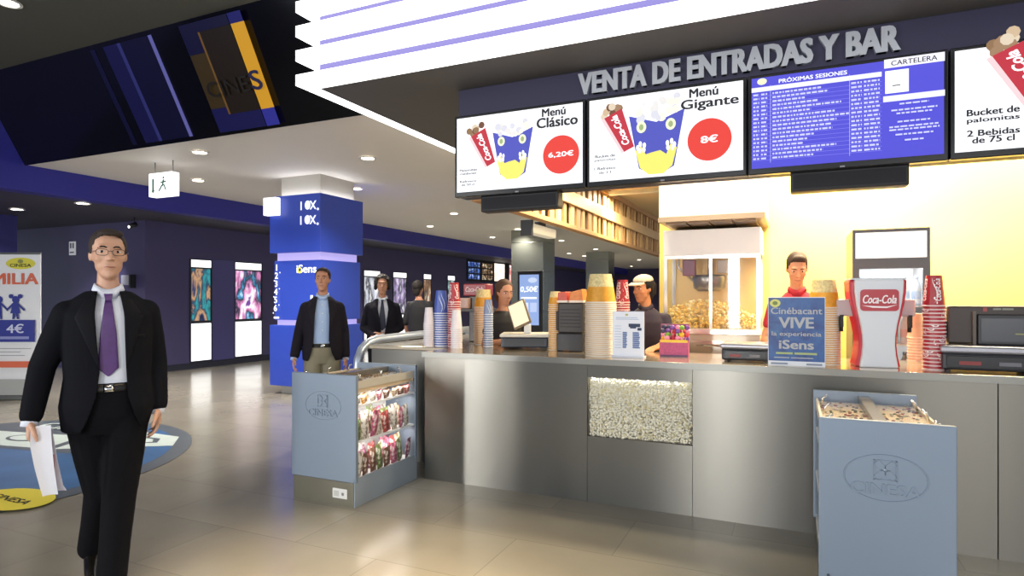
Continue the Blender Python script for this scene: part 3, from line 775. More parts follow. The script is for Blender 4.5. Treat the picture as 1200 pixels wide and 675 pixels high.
def cabinet(name, label, x0, y0, w, dep, glass=True, group=None):
    t = thing(name, label, 'cabinet', (x0, y0, 0))
    H = .93
    m = MB(); m.box(-.015, w+.015, 0, .03, .17, H, PANEL); o = m.build('end_panel', None, t, .004)
    logo(t, w, .70 if w > .52 else .68, 1.0)
    m = MB(); m.box(.0, w, .03, dep, 0, .17, mat('#6c6a60', .35, .5)); m.box(w-.001, w+.006, .0, dep+.03, 0, .2, mat('#a3aeb8', .42, .25, name='pale_steel')); m.build('plinth', None, t)
    m = MB(); m.box(-.012, w+.012, dep, dep+.03, .17, H, PANEL); m.build('rear_panel', None, t, .003)
    m = MB(); m.box(0, w, .03, dep, .17, .19, WHITE); m.box(0, w, .03, dep, .44, .452, mat('#f2f2f2', .4)); m.box(0, w, .03, dep, .70, .712, mat('#f2f2f2', .4)); m.box(w*.47, w*.50, .03, dep, .19, .83, mat('#f4f4f2', .5)); m.build('shelf', None, t)
    for q_ in (w-.005, -.001):
        m = MB(); m.box(q_, q_+.006, .03, dep, .2, .83, glass_mat()); m.build('side_pane', None, t)
    m = MB()
    for xx in (0, w-.012): m.box(xx, xx+.012, .03, dep, .83, .885, mat('#cfc6b6', .35, .2))
    m.box(w*.44, w*.55, .03, dep, .80, .91, mat('#8b857c', .25, .7)); m.build('top_frame', None, t)
    BIN = mat('#e2c9a2', .45, noise=.05, scale=20, name='cream_bin')
    m = MB(); m.box(.012, w*.44, .03, dep, .80, .865, BIN); m.box(w*.55, w-.012, .03, dep, .80, .865, BIN)
    m.build('sweet_bin', None, t)
    for k in range(3):
        yy = .10+k*dep*.33; m = MB()
        m.tube([(.02, yy, .88), (.03, yy, .92), (.05, yy, .93)], .006, CHROME, 8); m.build('lid_handle', None, t); m = MB(); m.tube([(w-.02, yy, .88), (w-.03, yy, .92), (w-.05, yy, .93)], .006, CHROME, 8); m.build('lid_handle', None, t)
    m = MB(); m.box(0.012, w*.44, .03, dep-.001, .875, .880, glass_mat()); m.box(w*.55, w-.012, .03, dep-.001, .875, .880, glass_mat()); m.build('lid_pane', None, t)
    for zz, e in ((.79, 1.6), (.692, 3.0), (.434, 3.0)):  # added fill lamps at each level, brightening the packets inside
        l = bpy.data.lights.new('shelf_fill', 'AREA'); l.shape = 'RECTANGLE'; l.size = .1; l.size_y = dep-.1; l.energy = e; l.color = (1, .97, .93)
        lo = bpy.data.objects.new('shelf_fill', l); COL.objects.link(lo); lo.parent = t; lo.location = (w*.92, dep/2, zz); lo.rotation_euler = (0, .35, 0)
    rr = random.Random(int(x0*100))
    m = MB()
    for (b0, b1) in ((.02, w*.43), (w*.56, w-.02)):
        for _ in range(90):
            m.ellip((rr.uniform(b0, b1), rr.uniform(.05, dep-.02), .867), (.009, .008, .006), mat(rr.choice(['#b0392f', '#6b4a2a', '#4a6a3a', '#d8b060', '#7a3a5a', '#f0e4cc', '#f0e4cc']), .4), None, 6, 4)
    o = m.build('loose_sweets', None, None, 0, (x0, y0, 0)); tag(o, 'loose sweets scattered in the top bins of the '+label.split(' with')[0], 'sweets', kind='stuff')
    return t
cb1 = cabinet('snack_cabinet', 'grey snack cabinet with glass side at the end of the counter', -3.38, 3.52, .56, .76)
m = MB(); m.box(.37, .50, -.004, .03, .05, .12, WHITE); o = m.build('socket_plate', None, cb1, .004)
m.v = []; a = Art(.001, -.005); a.rect(.385, .43, .065, .105, mat('#c8c8c4', .5)); a.disc(.465, .085, .012, .012, mat('#888', .5) if 0 else mat('#888888', .5), 12); a.build('socket_face', cb1)
m = MB(); m.box(.005, .555, .0, .03, 0, .17, mat('#6f6c5e', .35, .5)); m.build('plinth_front', None, cb1)
cb2 = cabinet('snack_cabinet', 'grey snack cabinet with embossed oval emblem in front of the long counter', .12, 3.19, .50, .93)
m = MB(); m.lathe([(.006, 0), (.006, .004)], m=mat('#3a4452', .4), M=Matrix.Translation((.025, -.003, .21)) @ Matrix.Rotation(PI/2, 4, 'X')); m.build('lock', None, cb2)
m = MB(); m.box(.005, .495, .0, .03, 0, .17, mat('#6f6c5e', .35, .5)); m.build('plinth_front', None, cb2)

# candy packets behind the glass of the first cabinet
def packet(col, w, h, parent=None):
    m = MB(); n = 6
    vs = []; fs = []
    for side in (0, 1):
        for j in range(n+1):
            for i in range(n+1):
                u = i/n; v = j/n
                th_ = .018*math.sin(PI*u)**.6*math.sin(PI*v)**.6 if 0 < i < n and 0 < j < n else 0
                vs.append(((u-.5)*w*(1-.06*math.sin(PI*v)), (-1 if side == 0 else 1)*th_, v*h))
    N = (n+1)**2
    for j in range(n):
        for i in range(n):
            q = j*(n+1)+i
            fs.append((q, q+1, q+n+2, q+n+1)); fs.append((N+q, N+q+n+1, N+q+n+2, N+q+1))
    m.add(vs, fs, art_mat([col, '#efe6dc', col, '#5a3a30', col], 24, len(_M) % 17, 0, 'printed_foil'), True)
    return m.mesh('packet')
pk = {c: packet(c, .085, .15) for c in CANDY}
rr = random.Random(5)
for sh, (zz, lo_, ns, word) in enumerate([(.192, 4, 0, 'bottom'), (.454, 4, 0, 'middle'), (.714, 4, 0, 'top')]):
    for r_ in range(8):
        for lay in range(3 if sh < 2 else 1):
            c = rr.choice(CANDY)
            hk = (rr.uniform(.95, 1.35) if sh < 2 else .5)
            o = bpy.data.objects.new('candy_packet', pk[c]); COL.objects.link(o)
            o.location = (-3.38+.535-lay*.07, 3.52+.075+r_*.088+rr.uniform(-.01, .01), zz)
            o.rotation_euler = (rr.uniform(-.12, .12), rr.uniform(-.25, .05), PI/2+rr.uniform(-.3, .3)); o.scale = (1, 1, hk)
            tag(o, '%s candy packet standing on the %s shelf of the snack cabinet at the counter end' % (cname[c], word), 'candy packet', '%s packets on the %s shelf' % (cname[c], word))

# ================================================================== THINGS ON THE COUNTER
def on_top(px, py): return at(px, py, 'Z', 1.04)
BUCK_Y = mat('#dc9a2a', .45, noise=.3, scale=30, name='golden_print'); BUCK_P = mat('#dcc88e', .5, noise=.55, scale=60, name='popcorn_print'); RIMC = mat('#e6dccb', .5, name='paper_rim'); RIMS = mat('#cdbba6', .5)
def bucket_mesh(rb=.082, rt=.116, h=.22):
    m = MB()
    m.lathe([(rt+.004, 0), (rt+.005, .006), (rt+.001, .011)], m=RIMC, n=28, cap=False)
    m.lathe([(rt-.001, .009), (rt-.018, h*.56)], m=BUCK_Y, n=28, cap=False)
    m.lathe([(rt-.018, h*.56), (rb, h)], m=BUCK_P, n=28, cap=False)
    m.lathe([(rb, h), (rb-.003, h-.002)], m=RIMS, n=28)
    return m.mesh('bucket')
def stack(name, me, loc, n, pitch, top, rest, cat, group, k=1.0, lean=0):
    for i in range(n):
        o = bpy.data.objects.new(name, me); COL.objects.link(o)
        o.location = (loc[0]+lean*i+math.sin(i*2.1)*.0012, loc[1]+math.cos(i*1.7)*.0012, loc[2]+i*pitch); o.scale = (k, k, k)
        o.rotation_euler = (0, 0, i*.4)
        tag(o, top if i == n-1 else rest, cat, group)
BM = bucket_mesh()
q = on_top(699, 418)
stack('popcorn_bucket', BM, (q.x, q.y+.11, 1.04), 28, .0148, 'golden popcorn bucket topmost on the tall stack beside the white notice', 'upturned paper bucket nested in the tall stack beside the white notice', 'popcorn bucket', 'tall bucket stack in the middle of the counter')
q = on_top(967, 430)
stack('popcorn_bucket', BM, (q.x, q.y+.22, 1.04), 26, .0148, 'speckled popcorn bucket topmost on the stack behind the blue sign', 'upturned paper bucket nested in the stack behind the blue sign', 'popcorn bucket', 'bucket stack behind the blue sign', .86)
q = on_top(561, 404)
stack('popcorn_bucket', BM, (q.x, q.y+.1, 1.04), 22, .0165, 'golden popcorn bucket topmost on the stack beside the dark drinks tower', 'upturned paper bucket nested in the stack beside the dark drinks tower', 'popcorn bucket', 'bucket stack at the counter end', .78)
q = on_top(641, 412)
stack('popcorn_bucket', BM, (q.x, q.y+.2, 1.04), 24, .0165, 'golden popcorn bucket topmost on the stack beside the black till', 'upturned paper bucket nested in the stack beside the black till', 'popcorn bucket', 'bucket stack behind the till screen', .52)

def cup_mesh(c1, c2, rim, txt=True, rb=.042, rt=.060, h=.19):
    m = MB()
    m.lathe([(rt+.003, 0), (rt+.004, .004), (rt, .008)], m=mat(rim, .4), n=24, cap=False)
    m.lathe([(rt-.001, .007), (rt-.004, .04), (rb, h)], m=mat(c1, .35, noise=.15, scale=25), n=24, cap=False)
    m.lathe([(rb, h), (rb-.004, h-.002)], m=mat(rim, .4), n=24)
    if c2:
        # pale swoosh band and lettering wrapped on the cup
        for a0 in (-2.2, -.1, 2.0):
            vs = []; fs = []; n = 14
            for i in range(n+1):
                u = i/n; z = .02+u*(h-.035); r = rt-.004+(rb-rt+.004)*(z-.04)/(h-.04)+.0012
                for s in (0, 1):
                    a_ = a0+.25*math.sin(u*5)+s*.16*math.sin(PI*u)
                    vs.append((r*math.cos(a_), r*math.sin(a_), z))
            for i in range(n): fs.append((2*i, 2*i+1, 2*i+3, 2*i+2))
            m.add(vs, fs, mat(c2, .4), True)
        if txt:
            vs, fs, tw, th = text_geo('Coca-Cola', .02, .25)
            for ac in (-1.9, .6, 2.9):
                out = []
                for v in vs:
                    z = .035+(v[0]/tw)*(h-.055); r = rt-.004+(rb-rt+.004)*(z-.04)/(h-.04)+.002
                    a_ = ac-(v[1]/th-.5)*.75
                    out.append((r*math.cos(a_), r*math.sin(a_), z))
                m.add(out, [f[::-1] for f in fs], mat('#f2e9e9', .4))
    return m.mesh('cup')
CUPR = cup_mesh('#a8202c', '#e8d6d6', '#e4c9c6'); CUPB = cup_mesh('#4c62b4', '#cfd8ee', '#dfe3f0', False); CUPW = cup_mesh('#e6dde0', None, '#f0eaea', False); CUPG = cup_mesh('#7d8cae', '#c7d0de', '#dfe3ea', False); CUPP = cup_mesh('#dcb49a', None, '#ecd2c0', False)
q = on_top(1097, 434)
stack('drink_cup', CUPR, (q.x, q.y+.06, 1.04), 18, .0228, 'red cola cup topmost on the tall stack beside the white glass-shaped dispenser', 'upturned red cola cup nested in the tall stack beside the white glass-shaped dispenser', 'cup', 'tall red cup stack', 1.0)
q = on_top(1088, 427)
stack('drink_cup', CUPP, (q.x-.03, q.y+.25, 1.04), 9, .02, 'pale paper cup topmost on the short stack behind the tall red cups', 'pale paper cup nested in the short stack behind the tall red cups', 'cup', 'short pale cup stack', .9)
q = on_top(499, 406)
stack('drink_cup', CUPW, (q.x, q.y+.05, 1.04), 11, .02, 'white paper cup topmost on the outermost stack of the counter end', 'white paper cup nested in the outermost stack of the counter end', 'cup', 'outermost white cup stack', .8)
q = on_top(511, 406)
stack('drink_cup', CUPB, (q.x, q.y+.09, 1.04), 15, .021, 'blue and white cup topmost on the stack beside the outermost white cups', 'blue and white cup nested in the stack beside the outermost white cups', 'cup', 'blue cup stack', 1.12)
q = on_top(523, 407)
stack('drink_cup', CUPR, (q.x, q.y+.14, 1.04), 20, .021, 'red cola cup topmost on the stack between blue cups and dark drinks tower', 'red cola cup nested in the stack between blue cups and dark drinks tower', 'cup', 'red cup stack at the counter end', .95)
q = on_top(533, 408)
stack('drink_cup', CUPW, (q.x, q.y+.03, 1.04), 10, .019, 'white paper cup topmost on the low stack in front of the dark drinks tower', 'white paper cup nested in the low stack in front of the dark drinks tower', 'cup', 'low white cup stack', .85)
q = on_top(571, 406)
stack('drink_cup', CUPG, (q.x, q.y+.02, 1.04), 15, .0205, 'grey-blue cup topmost on the slim stack beside the golden buckets', 'grey-blue cup nested in the slim stack beside the golden buckets', 'cup', 'slim grey-blue cup stack', .72)
q = on_top(725, 412)
stack('drink_cup', CUPR, (q.x, q.y+.12, 1.04), 20, .021, 'red and white cup topmost on the stack behind the white notice', 'red and white cup nested in the stack behind the white notice', 'cup', 'red cup stack behind the notice', 1.0)

# dark drinks tower at the counter end
q = on_top(547, 402)
t = thing('drinks_dispenser', 'dark drinks dispenser tower with red top among the cups at the counter end', 'drinks dispenser', (q.x, q.y+.22, 1.04))
m = MB(); m.box(-.07, .07, -.05, .1, 0, .46, mat('#3a3028', .35)); m.build('tower', None, t, .01)
m = MB(); m.box(-.16, .16, -.08, .12, .30, .335, mat('#2c2420', .4)); m.build('drip_tray', None, t, .004)
m = MB(); m.box(-.15, -.05, -.1, .0, .335, .44, mat('#c9a596', .4)); m.build('nozzle_head', None, t, .01)
m = MB(); m.box(-.14, .12, -.04, .12, .46, .58, mat('#b8323a', .35, emit=.25)); o = m.build('lit_top', None, t, .01)
a = Art(.001, -.041); a.text('Coca-Cola', -.01, .50, .05, mat('#f4dede', .4), .2, .01, .25, 'c'); a.build('lettering', t)

# till at the open end
q = on_top(612, 410)
t = thing('cash_register', 'till with a tilted pale touch screen on a low dark blue base', 'till', (q.x, q.y+.02, 1.04), .35)
m = MB(); m.box(-.19, .21, 0, .36, .015, .105, mat('#28303f', .35)); m.build('drawer_case', None, t, .012)
m = MB(); m.box(-.2, .22, -.01, .37, .105, .13, mat('#cfcabf', .35)); m.build('top_plate', None, t, .006)
m = MB(); m.box(-.16, .18, -.006, 0, .03, .09, mat('#10141c', .3)); m.build('drawer', None, t)
m = MB(); m.box(.0, .06, .12, .18, .13, .21, mat('#d8d8d8', .3)); m.build('screen_stand', None, t, .01)
R = Matrix.Translation((-.02, .10, .19)) @ Matrix.Rotation(-.30, 4, 'Z') @ Matrix.Rotation(-.42, 4, 'Y') @ Matrix.Rotation(-.25, 4, 'X')
m = MB(); m.box(-.07, .10, -.015, .015, 0, .23, mat('#7a6a55', .4), R); m.build('screen_housing', None, t, .006)
m = MB(); m.box(-.058, .088, -.017, -.015, .014, .216, glow('#fbe9c4', .95), R); m.build('screen', None, t)
# cable
m = MB(); q2 = on_top(655, 412)
m.tube([(q.x+.25, q.y+.2, 1.13), (q.x+.31, q.y+.12, 1.10), (q.x+.36, q.y+.04, 1.055), (q.x+.48, q.y+.02, 1.05), (q2.x+.04, q2.y+.0, 1.048)], .006, mat('#6a4a34', .5), 8)
tag(m.build('cable'), 'thin brown cable trailing from the tilted-screen till along the counter', 'cable')
# black register seen from behind
q = on_top(666, 413)
t = thing('cash_register', 'tall black till back between the tilted screen and the bucket stack', 'till', (q.x, q.y+.06, 1.04))
m = MB(); m.box(-.125, .105, .0, .25, 0, .15, mat('#2c2b2e', .4)); m.build('drawer_case', None, t, .01)
m = MB(); m.box(-.12, .10, .02, .2, .15, .40, mat('#35302e', .45)); m.build('display_housing', None, t, .012)
m = MB(); m.box(-.145, -.12, .04, .16, .17, .33, mat('#2a2624', .5)); m.build('card_reader', None, t, .008)
m = MB()
for k in range(6): m.box(-.10, .08, .016, .02, .20+k*.028, .206+k*.028, mat('#1c1a19', .6))
m.build('vent', None, t)
for k, (dx, c, lab) in enumerate([(-.075, '#c8503a', 'red carton lying on top of the black till back'), (.03, '#d9843c', 'orange carton lying on top of the black till back')]):
    t2 = thing('snack_carton', lab, 'carton', (q.x+dx, q.y+.08, 1.441))
    m = MB(); m.prism([(-.05, 0), (.07 if k else .04, 0), (.06 if k else .03, .09+.02*k), (-.045, .085)], 0, .12, mat(c, .4, noise=.35, scale=30)); m.build('carton', None, t2, .005)
    m = MB(); m.box(-.052, .072 if k else .042, -.004, .124, -.0, .018, mat('#eadccd', .5)); m.build('rim', None, t2)

# white notice in a stand
q = on_top(736, 419)
t = thing('counter_notice', 'white printed notice standing on the counter beside the bucket stack', 'notice', (q.x, q.y, 1.04))
m = MB(); m.box(-.115, .115, 0, .006, .01, .335, mat('#e6e9f2', .4)); m.build('sheet', None, t)
m = MB(); m.box(-.12, .12, -.02, .06, 0, .012, mat('#d8dce6', .2)); m.box(-.118, .118, .006, .01, .01, .34, mat('#d8dce6', .2)); m.build('holder', None, t)
a = Art(.0006, -.0005); IK = mat('#3d5f9c', .6); IL = mat('#9fb3cf', .6); a.disc(-.01, .315, .012, .008, mat('#b8b06a', .5), 10)
a.rects([(-.09, .07, .292, .296), (-.09, .08, .28, .284)], IL)
a.rects([(.005, .09, .225, .25), (.015, .06, .215, .225), (.07, .1, .20, .22)], mat('#2a3a5a', .6))
rs = []
for c0, c1 in ((-.04, -.005), (.035, .09)):
    for k in range(11): rs.append((c0, c1-random.uniform(0, .01), .07+k*.011, .078+k*.011))
a.rects(rs, IK)
a.rects([(-.1, -.05, .07+k*.02, .073+k*.02) for k in range(9)], IL)
a.build('print', t)

# candy display box
q = on_top(791, 418)
t = thing('candy_display', 'colourful open candy display box beside the server in dark shirt', 'candy box', (q.x, q.y+.01, 1.04), .1)
m = MB(); m.box(-.115, .095, 0, .12, 0, .12, mat('#b04a7a', .5, noise=.5, scale=60, name='candy_print')); m.box(-.115, .095, .1, .12, .12, .24, mat('#8a3a6a', .5, noise=.4, scale=40)); m.build('carton', None, t)
m = MB(); m.box(-.11, .09, -.003, 0, .105, .125, mat('#e8c040', .5)); m.box(-.11, .09, -.003, 0, .0, .012, mat('#5a3a6a', .5)); m.build('rim_strip', None, t)
rr = random.Random(9)
lol = {}
for k in range(24):
    c, nm = rr.choice([('#c83a4a', 'red'), ('#7a4a9a', 'purple'), ('#7aa83a', 'green'), ('#e0b030', 'yellow'), ('#3a3a5a', 'dark blue'), ('#e890b0', 'pink')])
    if c not in lol:
        mm = MB(); mm.ellip((0, 0, 0), (.019, .013, .019), mat(c, .25, noise=.3, scale=80), None, 12, 8); mm.box(-.0015, .0015, -.0015, .0015, -.07, -.015, WHITE); lol[c] = mm.mesh('sweet')
    o = bpy.data.objects.new('lollipop', lol[c]); COL.objects.link(o)
    o.location = (q.x-.095+(k % 6)*.035, q.y+.03+rr.uniform(0, .06), 1.04+.135+(k//6)*.027); o.rotation_euler = (rr.uniform(-.2, .2), rr.uniform(-.4, .4), .1)
    tag(o, '%s wrapped lollipop in the colourful candy display box' % nm, 'lollipop', '%s lollipops in the display box' % nm)

# low black till bases
def till_base(px, py, w, h, dep, label, rz=0):
    q = on_top(px, py)
    t = thing('receipt_till', label, 'till', (q.x, q.y+.02, 1.04), rz)
    m = MB(); m.box(-w/2, w/2, .012, dep, .01, h*.72, mat('#23252b', .3)); m.build('drawer_case', None, t, .012)
    m = MB(); m.prism([(-w/2-.01, h*.72), (w/2+.01, h*.72), (w/2+.01, h), (-w/2-.01, h)], .0, dep, mat('#9a9aa2', .25, .5)); m.build('top_plate', None, t, .012)
    m = MB(); m.box(-w/2+.02, w/2-.02, .004, .012, .025, h*.62, mat('#0e0f14', .25)); m.build('drawer', None, t, .003)
    m = MB(); m.box(-w*.33, -w*.1, .0, .004, h*.28, h*.42, mat('#8a3030', .4)); m.build('indicator_strip', None, t)
    m = MB(); m.box(w*.08, w*.3, .0, .004, h*.28, h*.42, mat('#6a6a72', .4)); m.build('lock_plate', None, t)
    m = MB(); [m.box(-w/2+.02+.0*k, -w/2+.04, .02, dep-.02, 0, .01, BLACKM) for k in (0,)]; m.box(w/2-.04, w/2-.02, .02, dep-.02, 0, .01, BLACKM); m.build('foot', None, t)
    return t, q
till_base(873, 425, .31, .125, .3, 'low black till drawer with steel lid beside the blue sign')
t, q = till_base(1163, 438, .47, .155, .32, 'wide black and chrome till base under the dark monitor')
t = thing('till_monitor', 'dark monitor back standing on the wide till beside the red cups', 'monitor', (q.x+.03, q.y+.2, 1.196))
m = MB(); m.box(-.21, .26, 0, .05, .0, .235, mat('#3a2f2a', .4)); m.build('housing', None, t, .012)
m = MB(); m.box(-.06, .27, -.03, 0, -.0, .185, mat('#2c2c30', .4)); m.build('customer_display', None, t, .008)
m = MB(); m.box(-.045, .26, -.032, -.03, .02, .16, mat('#3f4148', .25)); m.build('display_pane', None, t)
m = MB(); m.box(-.085, -.07, -.03, 0, -.0, .20, mat('#5b4f46', .4)); m.build('side_strip', None, t)
m = MB(); m.box(-.25, -.21, .0, .045, .03, .145, mat('#2b2320', .5)); m.build('card_reader', None, t, .01)
a = Art(.001, -.001); a.rects([(.02, .06, .21, .222), (.065, .12, .21, .222)], mat('#8a8a80', .5)); a.rect(-.03, -.01, .2, .225, mat('#a04a4a', .5)); a.build('print', t)
a = Art(.001, -.033); a.rect(.12, .17, .065, .072, mat('#9a9a60', .5)); a.build('small_mark', t)

# blue sign
q = on_top(933, 429)
t = thing('counter_sign', 'blue sign board reading VIVE la experiencia on the counter', 'sign', (q.x, q.y+.005, 1.04), 0)
m = MB(); m.box(-.168, .168, 0, .012, 0, .445, mat('#e4e8ee', .4)); m.build('board', None, t)
m = MB(); m.prism([(-.1, 0), (.1, 0), (.1, .25), (-.1, .25)], .012, .02, WHITE); m.box(-.1, .1, .012, .1, 0, .008, WHITE); m.build('stand', None, t)
a = Art(.0006, -.0005); a.rect(-.165, .165, .03, .44, art_mat(['#122c66', '#1c4488', '#2c5c9c', '#1a3a7c', '#3470a8'], 5, 2, .0, 'blue_sign_print'))
SI = mat('#f2f5fa', .4, emit=.15)
a.disc(-.125, .405, .032, .026, mat('#d8d87a', .5), 20); a.disc(-.125, .405, .016, .013, mat('#7a8a4a', .5), 12)
a.text('Cinébacant', .0, .335, .042, SI, .30, .015, 0, 'c'); a.text('VIVE', .0, .245, .068, SI, .20, .03, 0, 'c'); a.text('la experiencia', .0, .185, .036, SI, .29, .015, 0, 'c')
a.text('iSens', .0, .110, .056, SI, .20, .03, 0, 'c'); a.rects([(-.12, -.02, .075, .088), (-.01, .12, .075, .088)], mat('#a8b87a', .5)); a.rects([(-.13, -.04, .05, .056), (-.03, .1, .05, .056)], SI)
a.rects([(-.15, -.05, .008, .02), (.06, .15, .008, .02)], mat('#8a94a8', .5)); a.build('print', t)

# glass-shaped cola dispenser
q = on_top(1030, 431)
t = thing('cola_dispenser', 'white and red dispenser shaped like a cola glass', 'drinks dispenser', (q.x, q.y+.01, 1.04), .12)
prof = [(.0, .128), (.03, .122), (.08, .112), (.14, .106), (.20, .108), (.27, .120), (.34, .136), (.41, .150), (.48, .160), (.555, .163)]
def shape(k, dx=0): return [(w_*k+dx, z) for z, w_ in prof]+[(-w_*k+dx, z) for z, w_ in reversed(prof)]
m = MB(); m.prism(shape(1.0), .02, .20, mat('#b8283c', .25, name='red_plastic')); m.build('red_shell', None, t, .012)
m = MB(); m.prism(shape(.84), -.012, .03, mat('#d5d9df', .3, name='frosted_panel')); m.build('front_panel', None, t, .008)
m = MB(); m.box(-.155, .155, .0, .2, .555, .565, mat('#c8ccd2', .3)); m.build('top_plate', None, t)
m = MB()
pts = []
for (sx, sz) in ((1, 1), (-1, 1), (-1, -1), (1, -1)):
    for k in range(6):
        a_ = math.atan2(sz, sx)-PI/4+k*PI/10
        pts.append((sx*.085+.022*math.cos(a_), .425+sz*.046+.022*math.sin(a_)))
m.prism(pts, -.020, -.012, mat('#b02030', .3)); m.build('badge', None, t)
a = Art(.0006, -.0205); a.text('Coca-Cola', 0, .405, .052, mat('#f6eef0', .4), .185, .015, .28, 'c')
a.poly([(-.10, .392), (-.04, .378), (.04, .376), (.10, .398), (.04, .386), (-.03, .388)], mat('#f6eef0', .4)); a.build('lettering', t)
for s in (-1, 1):
    m = MB(); m.box(s*.12, s*.225, .08, .17, .32, .43, mat('#b9a9ae', .35)); o = m.build('tap_arm', None, t, .01)
    m = MB(); m.tube([(s*.195, .1, .32), (s*.195, .095, .22)], .012, BLACKM); m.box(s*.185, s*.205, .07, .085, .25, .33, BLACKM); m.build('tap', None, o)
t0 = t

# ================================================================== BEHIND THE COUNTER
CREAM = mat('#f0e4c6', .35, name='cream_enamel')
t = thing('back_counter', 'low cream and steel back counter under the popcorn machine', 'counter', (-1.2, 5.66, 0))
m = MB(); m.box(0, 1.38, 0, .58, 0, .86, mat('#d8cbb0', .4)); m.build('carcass', None, t)
m = MB(); m.box(-.01, 1.39, -.02, .58, .86, .90, mat('#e6dcc8', .2, .4)); m.build('worktop', None, t, .005)
for k in range(3):
    m = MB(); m.box(.03+k*.45, .45+k*.45, -.015, 0, .08, .82, CREAM); o = m.build('door', None, t, .004)
    m = MB(); m.tube([(.08+k*.45, -.03, .72), (.25+k*.45, -.03, .72)], .008, CHROME, 8); m.build('handle', None, o)
# popcorn machine
pl = at(778, 300, 'Y', 5.72).x; pr = at(891, 300, 'Y', 5.72).x
W_ = pr-pl
t = thing('popcorn_machine', 'glass sided popcorn machine with hanging kettle under the extractor hood', 'popcorn machine', (pl, 5.72, .90))
FR = mat('#dcd6cc', .2, .7, name='bright_steel')
m = MB(); m.box(0, W_, 0, .48, 0, .30, mat('#ece0cc', .3, .3)); m.build('cabinet', None, t, .006)
m = MB(); m.box(-.02, W_+.02, -.10, .0, .26, .31, FR); m.build('serving_ledge', None, t, .004)
m = MB(); m.box(-.005, W_+.005, -.005, .485, .96, 1.19, mat('#efece6', .35)); m.build('canopy_box', None, t, .006)
m = MB()
for xx in (0, W_-.03):
    for yy in (0, .45): m.box(xx, xx+.03, yy, yy+.03, .30, .96, FR)
m.box(.03, W_-.03, 0, .02, .93, .96, FR); m.box(W_*.5-.012, W_*.5+.012, 0, .02, .31, .93, FR); m.build('frame', None, t)
m = MB(); m.box(.03, W_-.03, .008, .012, .30, .93, glass_mat()); m.box(.008, .012, .03, .45, .30, .96, glass_mat()); m.box(W_-.012, W_-.008, .03, .45, .30, .96, glass_mat()); m.build('pane', None, t)
m = MB(); m.box(.0, W_, .46, .48, .30, .96, mat('#e9c878', .4)); m.build('rear_panel', None, t)
m = MB(); m.lathe([(.10, 0), (.14, .03), (.15, .13), (.14, .15)], (W_*.45, .24, .64), mat('#8f8a84', .25, .8), 24); m.tube([(W_*.45, .24, .79), (W_*.45, .24, .96)], .015, FR); m.tube([(W_*.30, .24, .72), (W_*.12, .2, .86), (W_*.12, .2, .96)], .012, FR); m.build('kettle', None, t)
m = MB(); m.box(W_*.18, W_*.32, .1, .2, .78, .93, mat('#7a3a4a', .4)); m.box(W_*.55, W_*.66, .1, .2, .80, .92, mat('#a89a8a', .4)); m.build('control_box', None, t, .01)
m = MB(); m.box(.06, W_-.08, -.006, 0, .05, .20, FR); m.tube([(W_*.35, -.02, .16), (W_*.6, -.02, .16)], .008, CHROME, 8); m.build('drawer', None, t)
m = MB(); rr = random.Random(11)
for _ in range(1100):
    x = rr.uniform(.04, W_-.04); y = rr.uniform(.03, .44); z = .31+rr.uniform(0, 1)*(.16+.09*math.sin(x*5))
    r = rr.uniform(.011, .017); m.ellip((x, y, z), (r, r, r*.8), mat('#f0cf74', .6, noise=.1, scale=40) if rr.random() < .7 else mat('#fbeeb8', .6), None, 6, 4)
o = m.build('popcorn', None, None, 0, (pl, 5.72, .90)); tag(o, 'golden popcorn heaped inside the popcorn machine', 'popcorn', kind='stuff')
# hood
hl = at(772, 262, 'Y', 5.4).x; hr = at(896, 240, 'Y', 5.4).x
t = thing('extractor_hood', 'large cream extractor hood above the popcorn machine', 'hood', (hl, 5.4, 2.13))
m = MB(); HW = hr-hl
vs = [(0, 0, .02), (HW, 0, .02), (HW, .84, .02), (0, .84, .02), (0, 0, .30), (HW, 0, .30), (HW, .84, .9), (0, .84, .9), (.06, .12, .92), (HW, .12, .92)]
m.box(0, HW, 0, .84, .04, .32, mat('#efe6d6', .3, name='hood_enamel')); m.prism([(0, 0), (1, 0), (1, 1), (0, 1)], 0, 1, mat('#efe6d6', .3), Matrix.Translation((.04, .1, .32)) @ Matrix.Diagonal((HW-.04, .74, .64, 1)))
m.build('shell', None, t, .006)
m = MB(); m.box(-.005, HW+.005, -.005, .84, 0, .04, mat('#a08a70', .35, .4)); m.build('lower_rim', None, t)
m = MB()
for k in range(4): m.box(.05+k*(HW-.1)/4, .03+(k+1)*(HW-.1)/4, .06, .78, -.012, 0, mat('#7a6248', .4, .5))
m.build('grease_filter', None, t)

# drinks fridge
fl = at(999, 350, 'Y', 5.42).x; fr_ = at(1090, 350, 'Y', 5.42).x; FW = fr_-fl
t = thing('drinks_fridge', 'upright drinks fridge with lit header and grey framed glass door', 'fridge', (fl, 5.42, 0))
GRY = mat('#474547', .35, name='grey_frame')
m = MB(); m.box(0, .02, .03, .62, .05, 2.0, GRY); m.box(FW-.02, FW, .03, .62, .05, 2.0, GRY); m.box(.02, FW-.02, .58, .62, .05, 2.0, mat('#f4f6f6', .4, emit=.5)); m.box(.02, FW-.02, .03, .58, 1.97, 2.0, GRY); m.box(.02, FW-.02, .03, .58, .05, .2, GRY); m.build('housing', None, t)
m = MB(); m.box(.02, FW-.02, .0, .03, 1.78, 1.975, glow('#fbf8f2', 1.2)); m.build('lit_header', None, t)
m = MB()
for b in ((0, FW, 1.975, 2.0), (0, FW, 1.745, 1.78), (0, .02, 1.78, 1.975), (FW-.02, FW, 1.78, 1.975)): m.box(b[0], b[1], -.005, .03, b[2], b[3], GRY)
m.build('header_frame', None, t)
m = MB()
